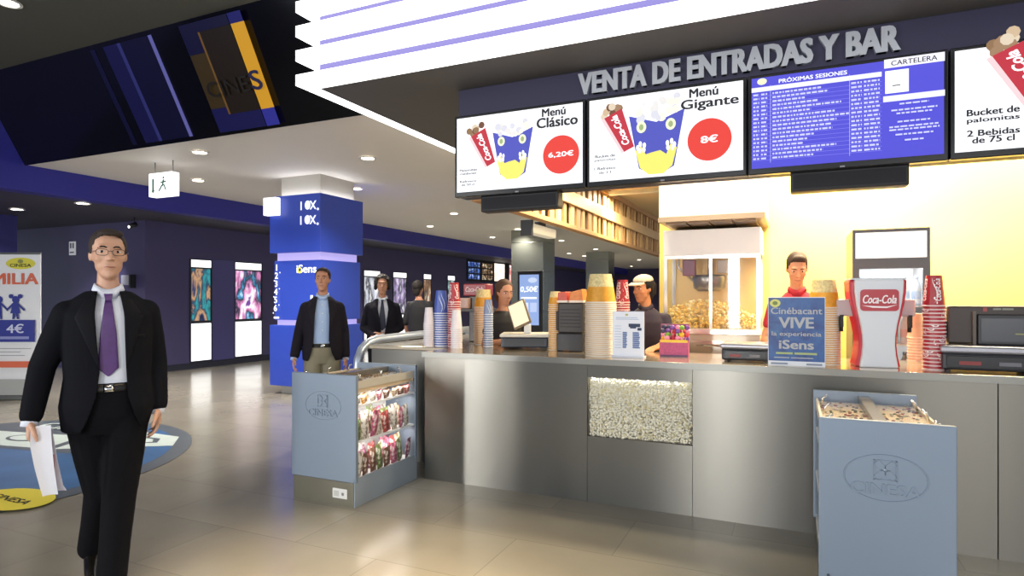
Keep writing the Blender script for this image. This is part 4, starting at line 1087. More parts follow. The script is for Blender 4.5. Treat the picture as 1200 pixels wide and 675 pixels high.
for b in ((0, .045, .2, 1.70), (FW-.045, FW, .2, 1.70), (0, FW, .15, .2), (0, FW, 1.70, 1.745)): m.box(b[0], b[1], -.01, .03, b[2], b[3], GRY)
d = m.build('door', None, t)
m = MB(); m.box(.045, FW-.045, .0, .006, .2, 1.70, glass_mat()); m.build('door_pane', None, d)
m = MB(); m.tube([(FW-.03, -.03, 1.35), (FW-.03, -.03, 1.0)], .01, CHROME, 8); m.build('handle', None, d)
for k in range(5):
    m = MB(); m.box(.02, FW-.02, .05, .56, .25+k*.29, .26+k*.29, mat('#e0e6ea', .3)); m.build('shelf', None, t)
l = bpy.data.lights.new('fridge_light', 'AREA'); l.size = .4; l.energy = 10; l.color = (.93, .98, 1)
lo = bpy.data.objects.new('fridge_light', l); COL.objects.link(lo); lo.parent = t; lo.location = (FW/2, .28, 1.72)
bots = {}
def bottle(c):
    if c not in bots:
        m = MB(); m.lathe([(.028, 0), (.032, .01), (.032, .13), (.026, .165), (.012, .195), (.012, .21)], m=mat(c[0], .15), n=14); m.lathe([(.0145, .205), (.0145, .225)], m=mat(c[1], .4), n=14); m.lathe([(.0328, .05), (.0328, .11)], m=mat(c[2], .4), n=14, cap=False); bots[c] = m.mesh('bottle')
    return bots[c]
kinds = [(('#dfeef6', '#8fb0d8', '#9ec4e8'), 'clear water bottle'), (('#cfe6ec', '#e0e0e0', '#86bfae'), 'pale green bottle'), (('#e8e0ea', '#d8b0b8', '#e8b8c0'), 'pale pink bottle')]
rr = random.Random(4)
for k in range(5):
    for j in range(6):
        c, nm = kinds[(k+j//2) % 3] if rr.random() < .8 else kinds[0]
        o = bpy.data.objects.new('drink_bottle', bottle(c)); COL.objects.link(o); o.location = (fl+.065+j*(FW-.13)/5, 5.42+.14, .26+k*.29)
        tag(o, '%s on a shelf inside the upright drinks fridge' % nm, 'bottle', nm+'s in the fridge')

# unseen warm lamps under the bar ceiling, set close to overexpose its wall
def lamp(x, y, z, e, sx=1.2, sy=.25, col=(1, .86, .6), rot=(0, 0, 0)):
    t = thing('unseen_batten', 'unseen warm strip light on the bar ceiling', 'ceiling light', (x, y, z), 0, 'strip lights on the bar ceiling')
    m = MB(); m.box(-sx/2, sx/2, -.05, .05, -.03, .03, WHITE); m.build('housing', None, t, .01)
    l = bpy.data.lights.new('tube', 'AREA'); l.shape = 'RECTANGLE'; l.size = sx; l.size_y = sy; l.energy = e; l.color = col
    lo = bpy.data.objects.new('tube', l); COL.objects.link(lo); lo.parent = t; lo.location = (0, 0, -.05); lo.rotation_euler = rot
for x, e in ((-.6, 75), (.45, 165), (1.9, 85)): lamp(x, 5.75, 3.03, e)
lamp(-.7, 4.98, 3.03, 50); lamp(-1.9, 6.6, 3.03, 110); lamp(-1.9, 9.0, 3.03, 110)  # first lamp added only to brighten the hood

# entrance side lights that the steel and the floor mirror
def area(name, loc, tgt, sx, sy, e, col=(1, 1, 1), spread=PI):
    l = bpy.data.lights.new(name, 'AREA'); l.shape = 'RECTANGLE'; l.size = sx; l.size_y = sy; l.energy = e; l.color = col; l.spread = spread
    o = bpy.data.objects.new(name, l); COL.objects.link(o); o.location = loc
    o.rotation_euler = (Vector(tgt)-Vector(loc)).to_track_quat('-Z', 'Y').to_euler()
    return o
area('entrance_daylight', (-1.3, -4.2, 1.9), (-1.2, 4, 1.2), .22, 2.6, 150, (1, .99, .96))
area('entrance_daylight', (-6.9, -4.2, 1.9), (-3.5, 4, 1.0), .25, 2.6, 170, (1, .99, .96))
area('entrance_daylight', (2.6, -4.2, 2.2), (0, 4, 1.0), 2.2, 2.6, 90, (1, .96, .9))
area('entrance_daylight', (-8.0, -4.2, 2.3), (-4, 4, 1.0), 2.5, 2.6, 110, (1, .98, .95))
area('warm_patch_light', (-1.6, 2.0, 4.36), (-1.9, 2.45, 0), 1.3, 1.0, 26, (1, .78, .5), math.radians(38))  # added lamp that throws the warm patch on the floor, no fitting built
# colour management
SC.view_settings.view_transform = 'Standard'
SC.view_settings.look = 'None'
SC.view_settings.gamma = 1
SC.view_settings.use_curve_mapping = False
SC.view_settings.exposure = 0.0
SC.cycles.use_denoising = True
SC.cycles.max_bounces = 6
SC.cycles.sample_clamp_indirect = 6
# ================================================================== PEOPLE
def ball_chain(mb, pts, rs, n=16):
    """closed tapered capsules joined end to end"""
    pts = [Vector(p) for p in pts]
    for i, p in enumerate(pts): mb.ellip(p, (rs[i],)*3, None, None, n, 10)
    for i in range(len(pts)-1):
        a, b = pts[i], pts[i+1]; d = b-a
        if d.length < 1e-5: continue
        q = d.normalized().to_track_quat('Z', 'Y').to_matrix()
        vs = []; fs = []
        for k, (c, r) in enumerate(((a, rs[i]), (b, rs[i+1]))):
            for j in range(n):
                an = 2*PI*j/n; vs.append(c+q @ Vector((r*math.cos(an), r*math.sin(an), 0)))
        for j in range(n):
            k = (j+1) % n; fs.append((j, k, n+k, n+j))
        fs.append(tuple(reversed(range(n)))); fs.append(tuple(range(n, 2*n)))
        mb.add(vs, fs, None, True)
def fuse(mb, voxel, smooth=3, m=None, factor=.5):
    me = mb.mesh('fused'); o = bpy.data.objects.new('fused', me); COL.objects.link(o)
    r = o.modifiers.new('r', 'REMESH'); r.mode = 'VOXEL'; r.voxel_size = voxel; r.use_smooth_shade = True
    if smooth:
        s = o.modifiers.new('s', 'SMOOTH'); s.iterations = smooth; s.factor = factor
    dg = bpy.context.evaluated_depsgraph_get(); dg.update()
    me2 = bpy.data.meshes.new_from_object(o.evaluated_get(dg))
    bpy.data.objects.remove(o); bpy.data.meshes.remove(me)
    me2.materials.clear()
    if m: me2.materials.append(m)
    me2.polygons.foreach_set('use_smooth', [True]*len(me2.polygons))
    me2.polygons.foreach_set('material_index', [0]*len(me2.polygons))
    return me2
def bvh_of(me):
    return BVHTree.FromPolygons([v.co.copy() for v in me.vertices], [tuple(p.vertices) for p in me.polygons])
def hit_y(bvh, x, z, off=0.0, default=None, y0=-2):
    h = bvh.ray_cast(Vector((x, y0, z)), Vector((0, 1, 0)))
    if h[0] is None: return default
    return h[0].y-off
def patch(bvh, rows, m, off=.004, nx=8, thick=.003):
    """cloth strip laid on a surface: rows of (z, x0, x1) from top to bottom"""
    mb = MB(); vs = []; fs = []; last = 0
    for z, x0, x1 in rows:
        for i in range(nx+1):
            x = x0+(x1-x0)*i/nx
            y = hit_y(bvh, x, z, off, last); last = y
            vs.append((x, y, z))
    n = nx+1; N = len(vs)
    back = [(v[0], v[1]+thick, v[2]) for v in vs]
    R_ = len(rows)
    for r in range(R_-1):
        for i in range(nx):
            q = r*n+i
            fs.append((q, q+n, q+n+1, q+1)); fs.append((N+q, N+q+1, N+q+n+1, N+q+n))
    for r in range(R_-1):
        for i in (0, nx):
            q = r*n+i; f = (q, N+q, N+q+n, q+n); fs.append(f if i == 0 else f[::-1])
    for i in range(nx):
        q = i; fs.append((q, q+1, N+q+1, N+q)); q = (R_-1)*n+i; fs.append((q, N+q, N+q+1, q+1))
    mb.add(vs+back, fs, m, True)
    return mb
def dense(rows, k=6):
    out = []
    for a, b in zip(rows, rows[1:]):
        for i in range(k): out.append(tuple(a[j]+(b[j]-a[j])*i/k for j in range(3)))
    out.append(rows[-1]); return out
def edge_x(poly, z):
    for (xa, za), (xb, zb) in zip(poly, poly[1:]):
        if zb <= z <= za: return xa+(xb-xa)*(za-z)/(za-zb) if za != zb else xa
    return None
def cut_front(me, L, R_, ymax=0.0):
    """open a garment at the front between polylines L and R_ ([(x,z)] from top to bottom)"""
    bm = bmesh.new(); bm.from_mesh(me)
    for poly in (L, R_):
        for (xa, za), (xb, zb) in zip(poly, poly[1:]):
            d = Vector((xb-xa, 0, zb-za)); nrm = Vector((d.z, 0, -d.x)).normalized()
            geom = [f for f in bm.faces if za+.03 > f.calc_center_median().z > zb-.03 and f.calc_center_median().y < ymax+.03]
            es = {e for f in geom for e in f.edges}; vs = {v for f in geom for v in f.verts}
            bmesh.ops.bisect_plane(bm, geom=list(geom)+list(es)+list(vs), dist=1e-5, plane_co=Vector((xa, 0, za)), plane_no=nrm)
    kill = []
    for f in bm.faces:
        c = f.calc_center_median()
        if c.y > ymax: continue
        a, b = edge_x(L, c.z), edge_x(R_, c.z)
        if a is not None and b is not None and a < c.x < b: kill.append(f)
    bmesh.ops.delete(bm, geom=kill, context='FACES')
    bm.to_mesh(me); bm.free()
    return me

def hand(mb, wr, d, palm, thumb, s=1.0, curl=(.25, .35, .3), spread=.06):
    """palm, four separate bent fingers and a side thumb; d points to the fingertips, palm is the palm's facing, thumb the thumb side"""
    d = Vector(d).normalized(); t = Vector(thumb); t = (t-d*t.dot(d)).normalized(); n = d.cross(t).normalized()
    if n.dot(Vector(palm)) < 0: n = -n
    w = Vector(wr); s = s*1.0
    ball_chain(mb, [w, w+d*.02*s], [.024*s, .024*s], 10)
    for k in (-.024, -.008, .008, .024):
        ball_chain(mb, [w+d*.015*s+t*k*.7*s, w+d*.085*s+t*k*s*1.1], [.016*s, .013*s], 10)
    for i, (k, ln, st) in enumerate(((.028, .070, .088), (.0095, .080, .092), (-.0095, .074, .089), (-.0275, .058, .082))):
        b = w+d*st*s+t*k*s; dd = (d+t*spread*(k/.028)).normalized(); r = .0092*s if i < 3 else .0082*s
        pts = [b]; ang = 0
        for j, f in enumerate((.42, .32, .26)):
            ang += curl[j]*(1+.12*i)
            v = dd*math.cos(ang)+n*math.sin(ang)
            pts.append(pts[-1]+v*ln*f*s)
        ball_chain(mb, pts, [r, r*.95, r*.86, r*.74], 8)
    b = w+d*.022*s+t*.022*s
    p1 = b+(t*.75+d*.55+n*.25).normalized()*.042*s; p2 = p1+(t*.35+d*.9+n*.25).normalized()*.032*s; p3 = p2+(d*.95+n*.35).normalized()*.025*s
    ball_chain(mb, [b, p1, p2, p3], [.016*s, .0125*s, .0105*s, .008*s], 8)

SKIN = {}
def skin(col):
    if col not in SKIN:
        m = mat(col, .5, noise=.05, scale=30, name='skin'); b = m.node_tree.nodes['Principled BSDF']
        b.inputs['Subsurface Weight'].default_value = .08; b.inputs['Subsurface Radius'].default_value = (.01, .004, .002)
        SKIN[col] = m
    return SKIN[col]

def make_person(label, loc, rz, P):
    """P: pose joints in the person's own frame (x to the viewer's right, -y towards the viewer), colours and clothing"""
    t = thing('person', label, 'person', loc, rz, P.get('group'))
    s = P.get('s', 1.0)
    J = P['J']; vox = P.get('vox', .009)
    sk = skin(P.get('skin', '#c99678'))
    shx = J['sl'][0]*-1
    HC = Vector(J['head']); yaw = P.get('yaw', 0); pit = P.get('pitch', 0); hs = P.get('hs', 1.0)
    HR = Matrix.Translation(HC) @ Matrix.Rotation(yaw, 4, 'Z') @ Matrix.Rotation(pit, 4, 'X') @ Matrix.Diagonal((hs, hs, hs, 1))
    def H(p): return HR @ Vector(p)
    R3 = HR.to_3x3()
    tor = P.get('torso') or [(.84, 0, .01, .165, .115), (.95, 0, .0, .175, .12), (1.08, 0, 0, .155, .105), (1.25, 0, 0, .165, .112), (1.36, 0, .0, .165, .105), (1.43, 0, .01, .115, .08), (1.475, 0, .015, .065, .055)]
    neck0 = Vector(J.get('neck', (0, .015, 1.44))); neck0.z = HC.z-.188*hs if P.get('hs', 1) else 0
    dz_ = neck0.z+.014-tor[-1][0]; zt_ = tor[-1][0]
    tor = [(z+dz_*max(0, (z-1.15)/(zt_-1.15)), cx, cy, rx, ry) for z, cx, cy, rx, ry in tor]
    # ---- body
    mb = MB()
    bt = [(z, cx, cy, rx-.022, ry-.02) for z, cx, cy, rx, ry in tor]
    mb.loft(bt)
    ball_chain(mb, [neck0, H((0, .030, -.05))], [.053, .043])
    for q in (-1, 1): ball_chain(mb, [Vector((neck0.x+q*.015, neck0.y+.02, neck0.z+.03)), Vector((neck0.x+q*.07, neck0.y+.02, neck0.z-.03))], [.035, .03])
    def head_geo(mb):
        RR = HR.to_quaternion().to_matrix()
        mb.ellip(H((0, .018, .040)), (.073*hs, .090*hs, .078*hs), None, RR)
        mb.ellip(H((0, -.006, .0)), (.066*hs, .078*hs, .075*hs), None, RR)
        mb.ellip(H((0, -.018, -.048)), (.056*hs, .064*hs, .055*hs), None, RR)
        mb.ellip(H((0, -.030, -.082)), (.040*hs, .048*hs, .036*hs), None, RR)
        mb.ellip(H((0, -.062, -.096)), (.020*hs, .018*hs, .016*hs), None, RR)
        for q in (-1, 1):
            mb.ellip(H((q*.036, -.050, -.022)), (.024*hs, .022*hs, .020*hs), None, RR)
            mb.ellip(H((q*.069, .016, -.006)), (.009*hs, .016*hs, .027*hs), None, RR)
        mb.ellip(H((0, -.066, .034)), (.050*hs, .018*hs, .011*hs), None, RR)
        ball_chain(mb, [H((0, -.078, .018)), H((0, -.100, -.022))], [.008*hs, .0105*hs], 10)
        for q in (-1, 1): mb.ellip(H((q*.011, -.090, -.026)), (.008*hs, .011*hs, .007*hs), None, RR)
        mb.ellip(H((0, -.077, -.056)), (.022*hs, .009*hs, .006*hs), None, RR); mb.ellip(H((0, -.075, -.066)), (.018*hs, .010*hs, .006*hs), None, RR)
    head_geo(mb)
    for side in ('l', 'r'):
        if 's'+side not in J: continue
        S, E, W = J['s'+side], J['e'+side], J['w'+side]
        ball_chain(mb, [S, E, W], [.045*s, .036*s, .025*s])
        hd = P['hand'+side]; hand(mb, W, hd[0], hd[1], hd[2], P.get('hk', 1.0), *(hd[3:] or ()))
    legs = 'hl' in J
    if legs:
        for side in ('l', 'r'):
            Hh, K, A = J['h'+side], J['k'+side], J['a'+side]
            ball_chain(mb, [Hh, K, A], [.075, .048, .035])
            fd = Vector(J.get('f'+side, (0, -1, 0))).normalized(); A = Vector(A)
            ball_chain(mb, [A+Vector((0, 0, -.04)), A+fd*.13+Vector((0, 0, -.05))], [.03, .022], 10)
    body = fuse(mb, vox, 2, sk)
    put(body, 'body', None, t)
    # head surface for the face
    hb = MB()
    head_geo(hb); hme = fuse(hb, min(vox, .006), 2); hb_ = bvh_of(hme)
    Hi = HR.inverted()
    def on_face(x, z, off=.001):
        o = H((x, -.3, z)); d = (H((x, .1, z))-o).normalized()
        h = hb_.ray_cast(o, d)
        return (h[0]-d*off) if h[0] is not None else H((x, -.085, z))
    # ---- face
    hair = mat(P.get('hair', '#241a14'), .75, noise=.3, scale=120, bump=.3, name='hair')
    if P.get('face', True):
        m = MB()
        for q in (-1, 1):
            c = on_face(q*.030, .010, -.0078); m.ellip(c, (.0145*hs, .009*hs, .0065*hs), mat('#d2c8c0', .4), HR.to_quaternion().to_matrix(), 12, 8)
            c = on_face(q*.030, .010, -.0015); m.ellip(c, (.0068*hs, .0055*hs, .0068*hs), mat('#20150f', .2), HR.to_quaternion().to_matrix(), 10, 6)
        m.build('eyes', None, t)
        m = MB()
        for q in (-1, 1): m.tube([on_face(q*x, z, .0005) for x, z in ((.012, .028), (.022, .033), (.034, .033), (.046, .026))], [.003*hs, .0042*hs, .004*hs, .002*hs], hair, 6)
        m.build('eyebrows', None, t)
        m = MB(); m.tube([on_face(x, z, .0) for x, z in ((-.022, -.061), (-.011, -.0595), (0, -.061), (.011, -.0595), (.022, -.061))], [.0015*hs, .003*hs, .0036*hs, .003*hs, .0015*hs], mat('#9a5a50', .5), 6); m.build('mouth', None, t)
    # ---- hair
    st = P.get('hairstyle', 'short')
    m = MB(); RR = HR.to_quaternion().to_matrix()
    if st in ('short', 'tuft'):
        up = .012 if st == 'tuft' else 0
        m.ellip(H((0, .024, .046)), (.077*hs, .090*hs, (.080+up)*hs), None, RR, 24, 16)
        for q in (-1, 1): m.ellip(H((q*.064, .016, .022)), (.012*hs, .026*hs, .036*hs), None, RR)
        m.ellip(H((.006, -.038, .095)), (.052*hs, .036*hs, (.022+up)*hs), None, RR)
        m.ellip(H((0, .075, -.01)), (.055*hs, .03*hs, .06*hs), None, RR)
    elif st == 'curly':
        m.ellip(H((0, .028, .045)), (.092*hs, .098*hs, .09*hs), None, RR, 24, 16)
        rr = random.Random(2)
        for k in range(60):
            a_ = rr.uniform(0, 2*PI); e = rr.uniform(-.6, 1.4)
            p = Vector((math.cos(a_)*math.cos(e)*.085, math.sin(a_)*math.cos(e)*.088+.03, math.sin(e)*.085+.04))
            if p.y < -.02 and p.z < .085: continue
            m.ellip(H(p), (.022*hs,)*3)
        for q in (-1, 1):
            for z in (-.035, -.01, .02, .05): m.ellip(H((q*.082, .02, z)), (.022*hs, .034*hs, .026*hs))
    else:
        m.ellip(H((0, .030, .040)), (.084*hs, .096*hs, .088*hs), None, RR, 24, 16)
        m.ellip(H((0, .07, -.03)), (.065*hs, .04*hs, .09*hs), None, RR)
    me = fuse(m, min(vox, .006), 1, hair)
    # keep the face clear of hair
    bm = bmesh.new(); bm.from_mesh(me)
    hl = .072 if st != 'cap' else .09
    for v in list(bm.verts):
        p = Hi @ v.co
        zl = hl+.012-14*max(0, abs(p.x)-.015)**2*(1 if abs(p.x) < .055 else 1.5)   # arched hairline dropping to the temples
        if p.y < -.022 and p.z < zl and abs(p.x) < (.071 if st != 'curly' else .062): bm.verts.remove(v)
        elif p.y < .0 and p.z < -.012 and st in ('short', 'tuft'): bm.verts.remove(v)
    bm.to_mesh(me); bm.free()
    o = put(me, 'hair', None, t)
    sm = o.modifiers.new('thick', 'SOLIDIFY'); sm.thickness = .006; sm.offset = -1
    if P.get('glasses'):
        m = MB(); GM = mat('#2a2624', .3)
        fy = min((Hi @ on_face(.03, .0, .0)).y, (Hi @ on_face(0, .02, 0)).y)-.012
        for q in (-1, 1):
            pts = []
            for k in range(17):
                a_ = 2*PI*k/16
                cx_, cz_ = math.cos(a_), math.sin(a_)
                pts.append(H((q*.032+.0235*math.copysign(abs(cx_)**.7, cx_), fy, .006+.0145*math.copysign(abs(cz_)**.7, cz_))))
            m.tube(pts, .0014*hs, GM, 6, False)
            m.tube([H((q*.056, fy, .010)), H((q*.072, fy+.02, .010)), H((q*.079, .01, .006))], .0016*hs, GM, 6)
        m.tube([H((-.009, fy, .009)), H((0, fy-.003, .012)), H((.009, fy, .009))], .0014*hs, GM, 6)
        g = m.build('glasses', None, t)
    # ---- trousers
    if legs:
        m = MB()
        wz, hz = P.get('waist', 1.04), J['hl'][2]-.06
        tw = P.get('twist', 0)
        m.loft([(hz-.03, J['hl'][0]*.3+J['hr'][0]*.3, .01, .12, .10), (hz+.06, 0, .01, .165, .125), (wz-.06, 0, .0, .168, .12), (wz, 0, 0, .158, .108)])
        lr = P.get('leg_r', (.098, .078, .062))
        for side in ('l', 'r'):
            Hh, K, A = (Vector(J[k+side]) for k in 'hka')
            A2 = A+Vector((0, 0, .0)); mid = (Hh+K)/2; mid2 = (K+A)/2
            ball_chain(m, [Hh, mid, K, mid2, A2], [lr[0], lr[0]*.92, lr[1], lr[1]*.9, lr[2]])
        tr = fuse(m, max(vox, .008), 4, mat(P['trousers'], .85, noise=.12, scale=6, bump=.25, name='trouser_cloth', spec=.12))
        # straight hems
        bm = bmesh.new(); bm.from_mesh(tr)
        za = min(J['al'][2], J['ar'][2])
        bm.to_mesh(tr); bm.free()
        put(tr, 'trousers', None, t)
        for side in ('l', 'r'):
            A = Vector(J['a'+side]); fd = Vector(J.get('f'+side, (0, -1, -.1))).normalized()
            m = MB()
            hor = Vector((fd.x, fd.y, 0)).normalized(); base = A+Vector((0, 0, -.075))
            fl = Vector((0, 0, fd.z*.2))
            ball_chain(m, [base-hor*.04+Vector((0, 0, .03)), base+hor*.03+Vector((0, 0, .035))], [.036, .036])
            ball_chain(m, [base+hor*.03+Vector((0, 0, .025)), base+hor*.12+Vector((0, 0, .012))+fl*.5, base+hor*.19+Vector((0, 0, .006))+fl], [.038, .038, .028])
            sh = fuse(m, .008, 2, mat(P.get('shoes', '#15120f'), .25, name='shoe_leather'))
            fz = min(v.co.z for v in sh.vertices)
            put(sh, 'shoe', None, t)
        if P.get('belt', True):
            b0 = bvh_of(tr); wz_ = P.get('waist', 1.04)
            m = patch(b0, dense([(wz_-.005, -.13, .13), (wz_-.04, -.13, .13)], 3), mat('#14110f', .4), .004, 14); m.build('belt', None, t)
            m = patch(b0, dense([(wz_-.006, -.02, .022), (wz_-.039, -.02, .022)], 2), CHROME, .011, 3, .006); m.build('belt_buckle', None, t)
    # ---- shirt
    SHM = mat(P['shirt'], .8, noise=.04, scale=12, name='shirt_cloth')
    m = MB()
    wz = P.get('waist', 1.04)
    st_ = [(z, cx, cy, rx+P.get('fat', 0), ry+P.get('fat', 0)) for z, cx, cy, rx, ry in tor if z > wz+.01]
    st_ = [(wz-(.03 if P.get('jacket') else .12), 0, 0, .15+P.get('fat', 0), .10+P.get('fat', 0))]+st_
    m.loft(st_)
    coat = P.get('jacket')
    if not coat:
        for side in ('l', 'r'):
            if 's'+side not in J: continue
            S, E = Vector(J['s'+side]), Vector(J['e'+side])
            ball_chain(m, [Vector((S.x*.4, S.y, S.z+.0)), S, S+(E-S)*P.get('sleeve', .6)], [.055, .062, .056])
    else:
        for side in ('l', 'r'):
            S = Vector(J['s'+side]); ball_chain(m, [Vector((S.x*.4, S.y, S.z)), S*.9+Vector((0, 0, .14))], [.05, .045]) if 0 else None
    shirt = fuse(m, max(vox, .008), 3, SHM)
    put(shirt, 'shirt', None, t)
    sb = bvh_of(shirt)
    # collar
    m = MB(); n = 28; vs = []; fs = []
    nz = neck0.z+.035; nx_, ny_ = neck0.x, neck0.y
    hx, hy = (H((0, .02, -.06)).x-nx_)*.35, (H((0, .02, -.06)).y-ny_)*.35
    for k, (dz, r, dy) in enumerate(((-.03, .066, 0), (.018, .056, 0), (.021, .0585, 0), (-.012, .068, 0))):
        for i in range(n):
            a_ = 2*PI*i/n
            front = max(0, -math.sin(a_)); drop = (.030 if k in (1, 2) else .028)*front**2+(.03*(1-abs(front-.93)/.07) if k == 3 and front > .86 else 0)
            vs.append((nx_+hx*(k in (1, 2))+r*math.cos(a_), ny_+hy*(k in (1, 2))+r*math.sin(a_)*.98-.006*front*(k == 3), nz+dz-drop))
    for k in range(3):
        for i in range(n):
            j = (i+1) % n; fs.append((k*n+i, k*n+j, (k+1)*n+j, (k+1)*n+i))
    m.add(vs, fs, SHM, True)
    if P.get('collar', True):
        o = m.build('shirt_collar', None, t); sm = o.modifiers.new('thick', 'SOLIDIFY'); sm.thickness = .003
    # ---- tie
    if P.get('tie'):
        TM = mat(P['tie'], .5, noise=.35, scale=26, name='silk_tie')
        dx = P.get('tie_dx', 0); zt = nz-.018
        m = patch(sb, dense([(zt, -.020, .020), (zt-.045, -.013, .013)], 4), TM, .022, 6, .014); m.build('tie_knot', None, t)
        zb = P.get('tie_z', 1.07)
        m = patch(sb, dense([(zt-.04, -.014, .014), ((zt+zb)/2, -.034+dx*.6, .034+dx*.6), (zb+.04, -.043+dx, .043+dx), (zb, -.004+dx, .004+dx)], 8), TM, .010, 8, .004); m.build('tie', None, t)
    elif coat:
        m = MB()
        for k in range(4):
            z = nz-.10-k*.085; y = hit_y(sb, 0, z, .002, None)
            if y is not None: m.ellip((0, y, z), (.006, .003, .006), WHITE)
        m.build('shirt_buttons', None, t)
    # ---- jacket
    if coat:
        JM = mat(coat, .85, noise=.10, scale=5, bump=.3, name='jacket_cloth', spec=.12)
        m = MB(); hem = P.get('hem', .82)
        g = P.get('coat_fat', .02)
        lo = tor[0]
        rings = [(z, cx, cy, rx+g, ry+g*.9) for z, cx, cy, rx, ry in tor if z > hem+.02]
        rings = [(hem, P.get('hem_dx', 0), .01, P.get('hem_r', .19), .14)]+rings
        rings = [r for r in rings if r[0] < neck0.z+.025]
        m.loft(rings)
        for side in ('l', 'r'):
            S, E, W = (Vector(J[k+side]) for k in 'sew')
            ball_chain(m, [Vector((S.x*.40, S.y+.008, S.z+.030)), Vector((S.x*.8, S.y+.003, S.z+.012)), S], [.052, .058, .060])
            cuff = E+(W-E)*.93
            ball_chain(m, [S, (S+E)/2, E, (E+cuff)/2, cuff], [.062, .059, .051, .047, .042])
        jk = fuse(m, max(vox, .008), 4, JM)
        L = P['open_l']; R_ = P['open_r']
        jb = bvh_of(jk)
        cut_front(jk, L, R_, .0)
        o = put(jk, 'jacket', None, t); sm = o.modifiers.new('thick', 'SOLIDIFY'); sm.thickness = .006; sm.offset = 1
        # lapels
        JM2 = mat(coat, .7, noise=.08, scale=9, name='lapel_cloth', spec=.12)
        zb = P.get('lapel_z', 1.15)
        for poly, q in ((L, -1), (R_, 1)):
            zt = poly[0][1]; zs = [zt+(zb-zt)*i/14 for i in range(15)]
            rows = []
            for i, z in enumerate(zs):
                x = edge_x(poly, z) if edge_x(poly, z) is not None else poly[0][0]
                u = i/14; w_ = .028+.052*min(1, u/.35) if u < .35 else .080*(1-(u-.35)/.65)+.003
                rows.append((z, x-w_, x) if q < 0 else (z, x, x+w_))
            m = patch(jb, rows, JM2, .010, 6, .005); m.build('lapel', None, t)
        for side in ('l', 'r'):   # shirt cuffs
            m = MB(); E, W = (Vector(J[k+side]) for k in 'ew'); c = E+(W-E)*.93; d = (W-E).normalized()
            m.tube([c, c+d*.055], .034, SHM, 14); m.build('shirt_cuff', None, t)
        if P.get('pocket'):
            m = patch(jb, [(1.30, *P['pocket']), (1.285, *P['pocket'])], JM2, .009, 6); m.build('breast_pocket', None, t)
    return t, H, on_face

def facing(px, d, dz=0.0):
    """floor position of somebody seen at column px at distance d along the view axis, and the turn that faces the camera"""
    u = (px-600)/FPX
    x = (-math.sin(YAW)+u*math.cos(YAW))*d; y = (math.cos(YAW)+u*math.sin(YAW))*d
    return (x, y, 0), math.atan2(x, -y)*-1+PI if 0 else math.atan2(y, x)-PI/2

# ---- the walking man in the dark suit
loc, rz = facing(127, 3.1)
J = dict(head=(0.0, -.03, 1.693), neck=(0, .0, 1.46), sl=(-.165, 0, 1.40), el=(-.265, .02, 1.15), wl=(-.305, -.04, .915),
         sr=(.160, .01, 1.405), er=(.205, .04, 1.15), wr=(.215, .0, .92),
         hl=(-.085, .02, .90), kl=(-.03, .06, .50), al=(-.075, .30, .15), hr=(.08, .0, .90), kr=(.045, -.06, .50), ar=(.01, -.12, .085),
         fl=(.05, -1, -.3), fr=(-.1, -1, 0))
man, H1, F1 = make_person('man in a dark suit, glasses and purple tie walking with papers in hand', loc, rz, dict(
    J=J, vox=.0065, hs=1.06, yaw=.08, torso=[(.84, 0, .01, .165, .115), (.95, 0, .0, .175, .12), (1.09, 0, 0, .155, .105), (1.27, 0, 0, .165, .112), (1.385, 0, .0, .165, .105), (1.455, 0, .01, .115, .08), (1.485, 0, .015, .07, .06)], skin='#c79a80', hair='#2a1e18', glasses=True, shirt='#dfe4f0', jacket='#101117', trousers='#0d0d12', tie='#553673', tie_dx=.0, tie_z=1.10, waist=1.065,
    handl=((-.05, -.1, -1), (.9, -.2, 0), (.1, -1, 0), (.75, .8, .5)), handr=((.0, -.1, -1), (-1, 0, 0), (0, -1, 0), (.3, .35, .3)),
    open_l=[(-.045, 1.52), (-.055, 1.40), (-.035, 1.12), (-.05, 1.0), (-.09, .88), (-.13, .80)], open_r=[(.045, 1.52), (.065, 1.40), (.072, 1.15), (.080, 1.0), (.11, .90), (.15, .80)],
    hem=.835, hem_dx=-.01, lapel_z=1.14, coat_fat=.024, pocket=(.095, .155), hem_r=.178, leg_r=(.10, .076, .066)))
# folded papers in his hand
wp = Vector(J['wl'])
t = thing('paper_sheets', 'white folded paper sheets hanging from the walking man\'s hand', 'paper', loc, rz)
m = MB(); PM = mat('#e9eaf2', .6, noise=.03, scale=10, name='paper')
def sheet(pts, m, col):
    vs = []; fs = []
    for z, x0, x1, y in pts:
        for i in range(5):
            u = i/4; vs.append((x0+(x1-x0)*u, y+.012*math.sin(u*PI), z))
    n = 5; N = len(vs); vs += [(v[0], v[1]+.002, v[2]) for v in vs]
    for r in range(len(pts)-1):
        for i in range(4):
            q = r*n+i; fs.append((q, q+n, q+n+1, q+1)); fs.append((N+q, N+q+1, N+q+n+1, N+q+n))
    m.add(vs, fs, col, True)
sheet([(.885, -.300, -.225, -.10), (.80, -.300, -.220, -.12), (.70, -.283, -.212, -.13), (.60, -.262, -.200, -.13), (.565, -.254, -.196, -.125)], m, PM); m.build('front_sheet', None, t)
m = MB(); sheet([(.86, -.265, -.22, -.085), (.72, -.24, -.20, -.10), (.60, -.222, -.178, -.105), (.572, -.235, -.165, -.10)], m, mat('#e2dde6', .6)); m.build('rear_sheet', None, t)
m = MB(); m.box(-.224, -.210, -.112, -.1105, .65, .75, mat('#c0808a', .6)); m.build('red_print', None, t)

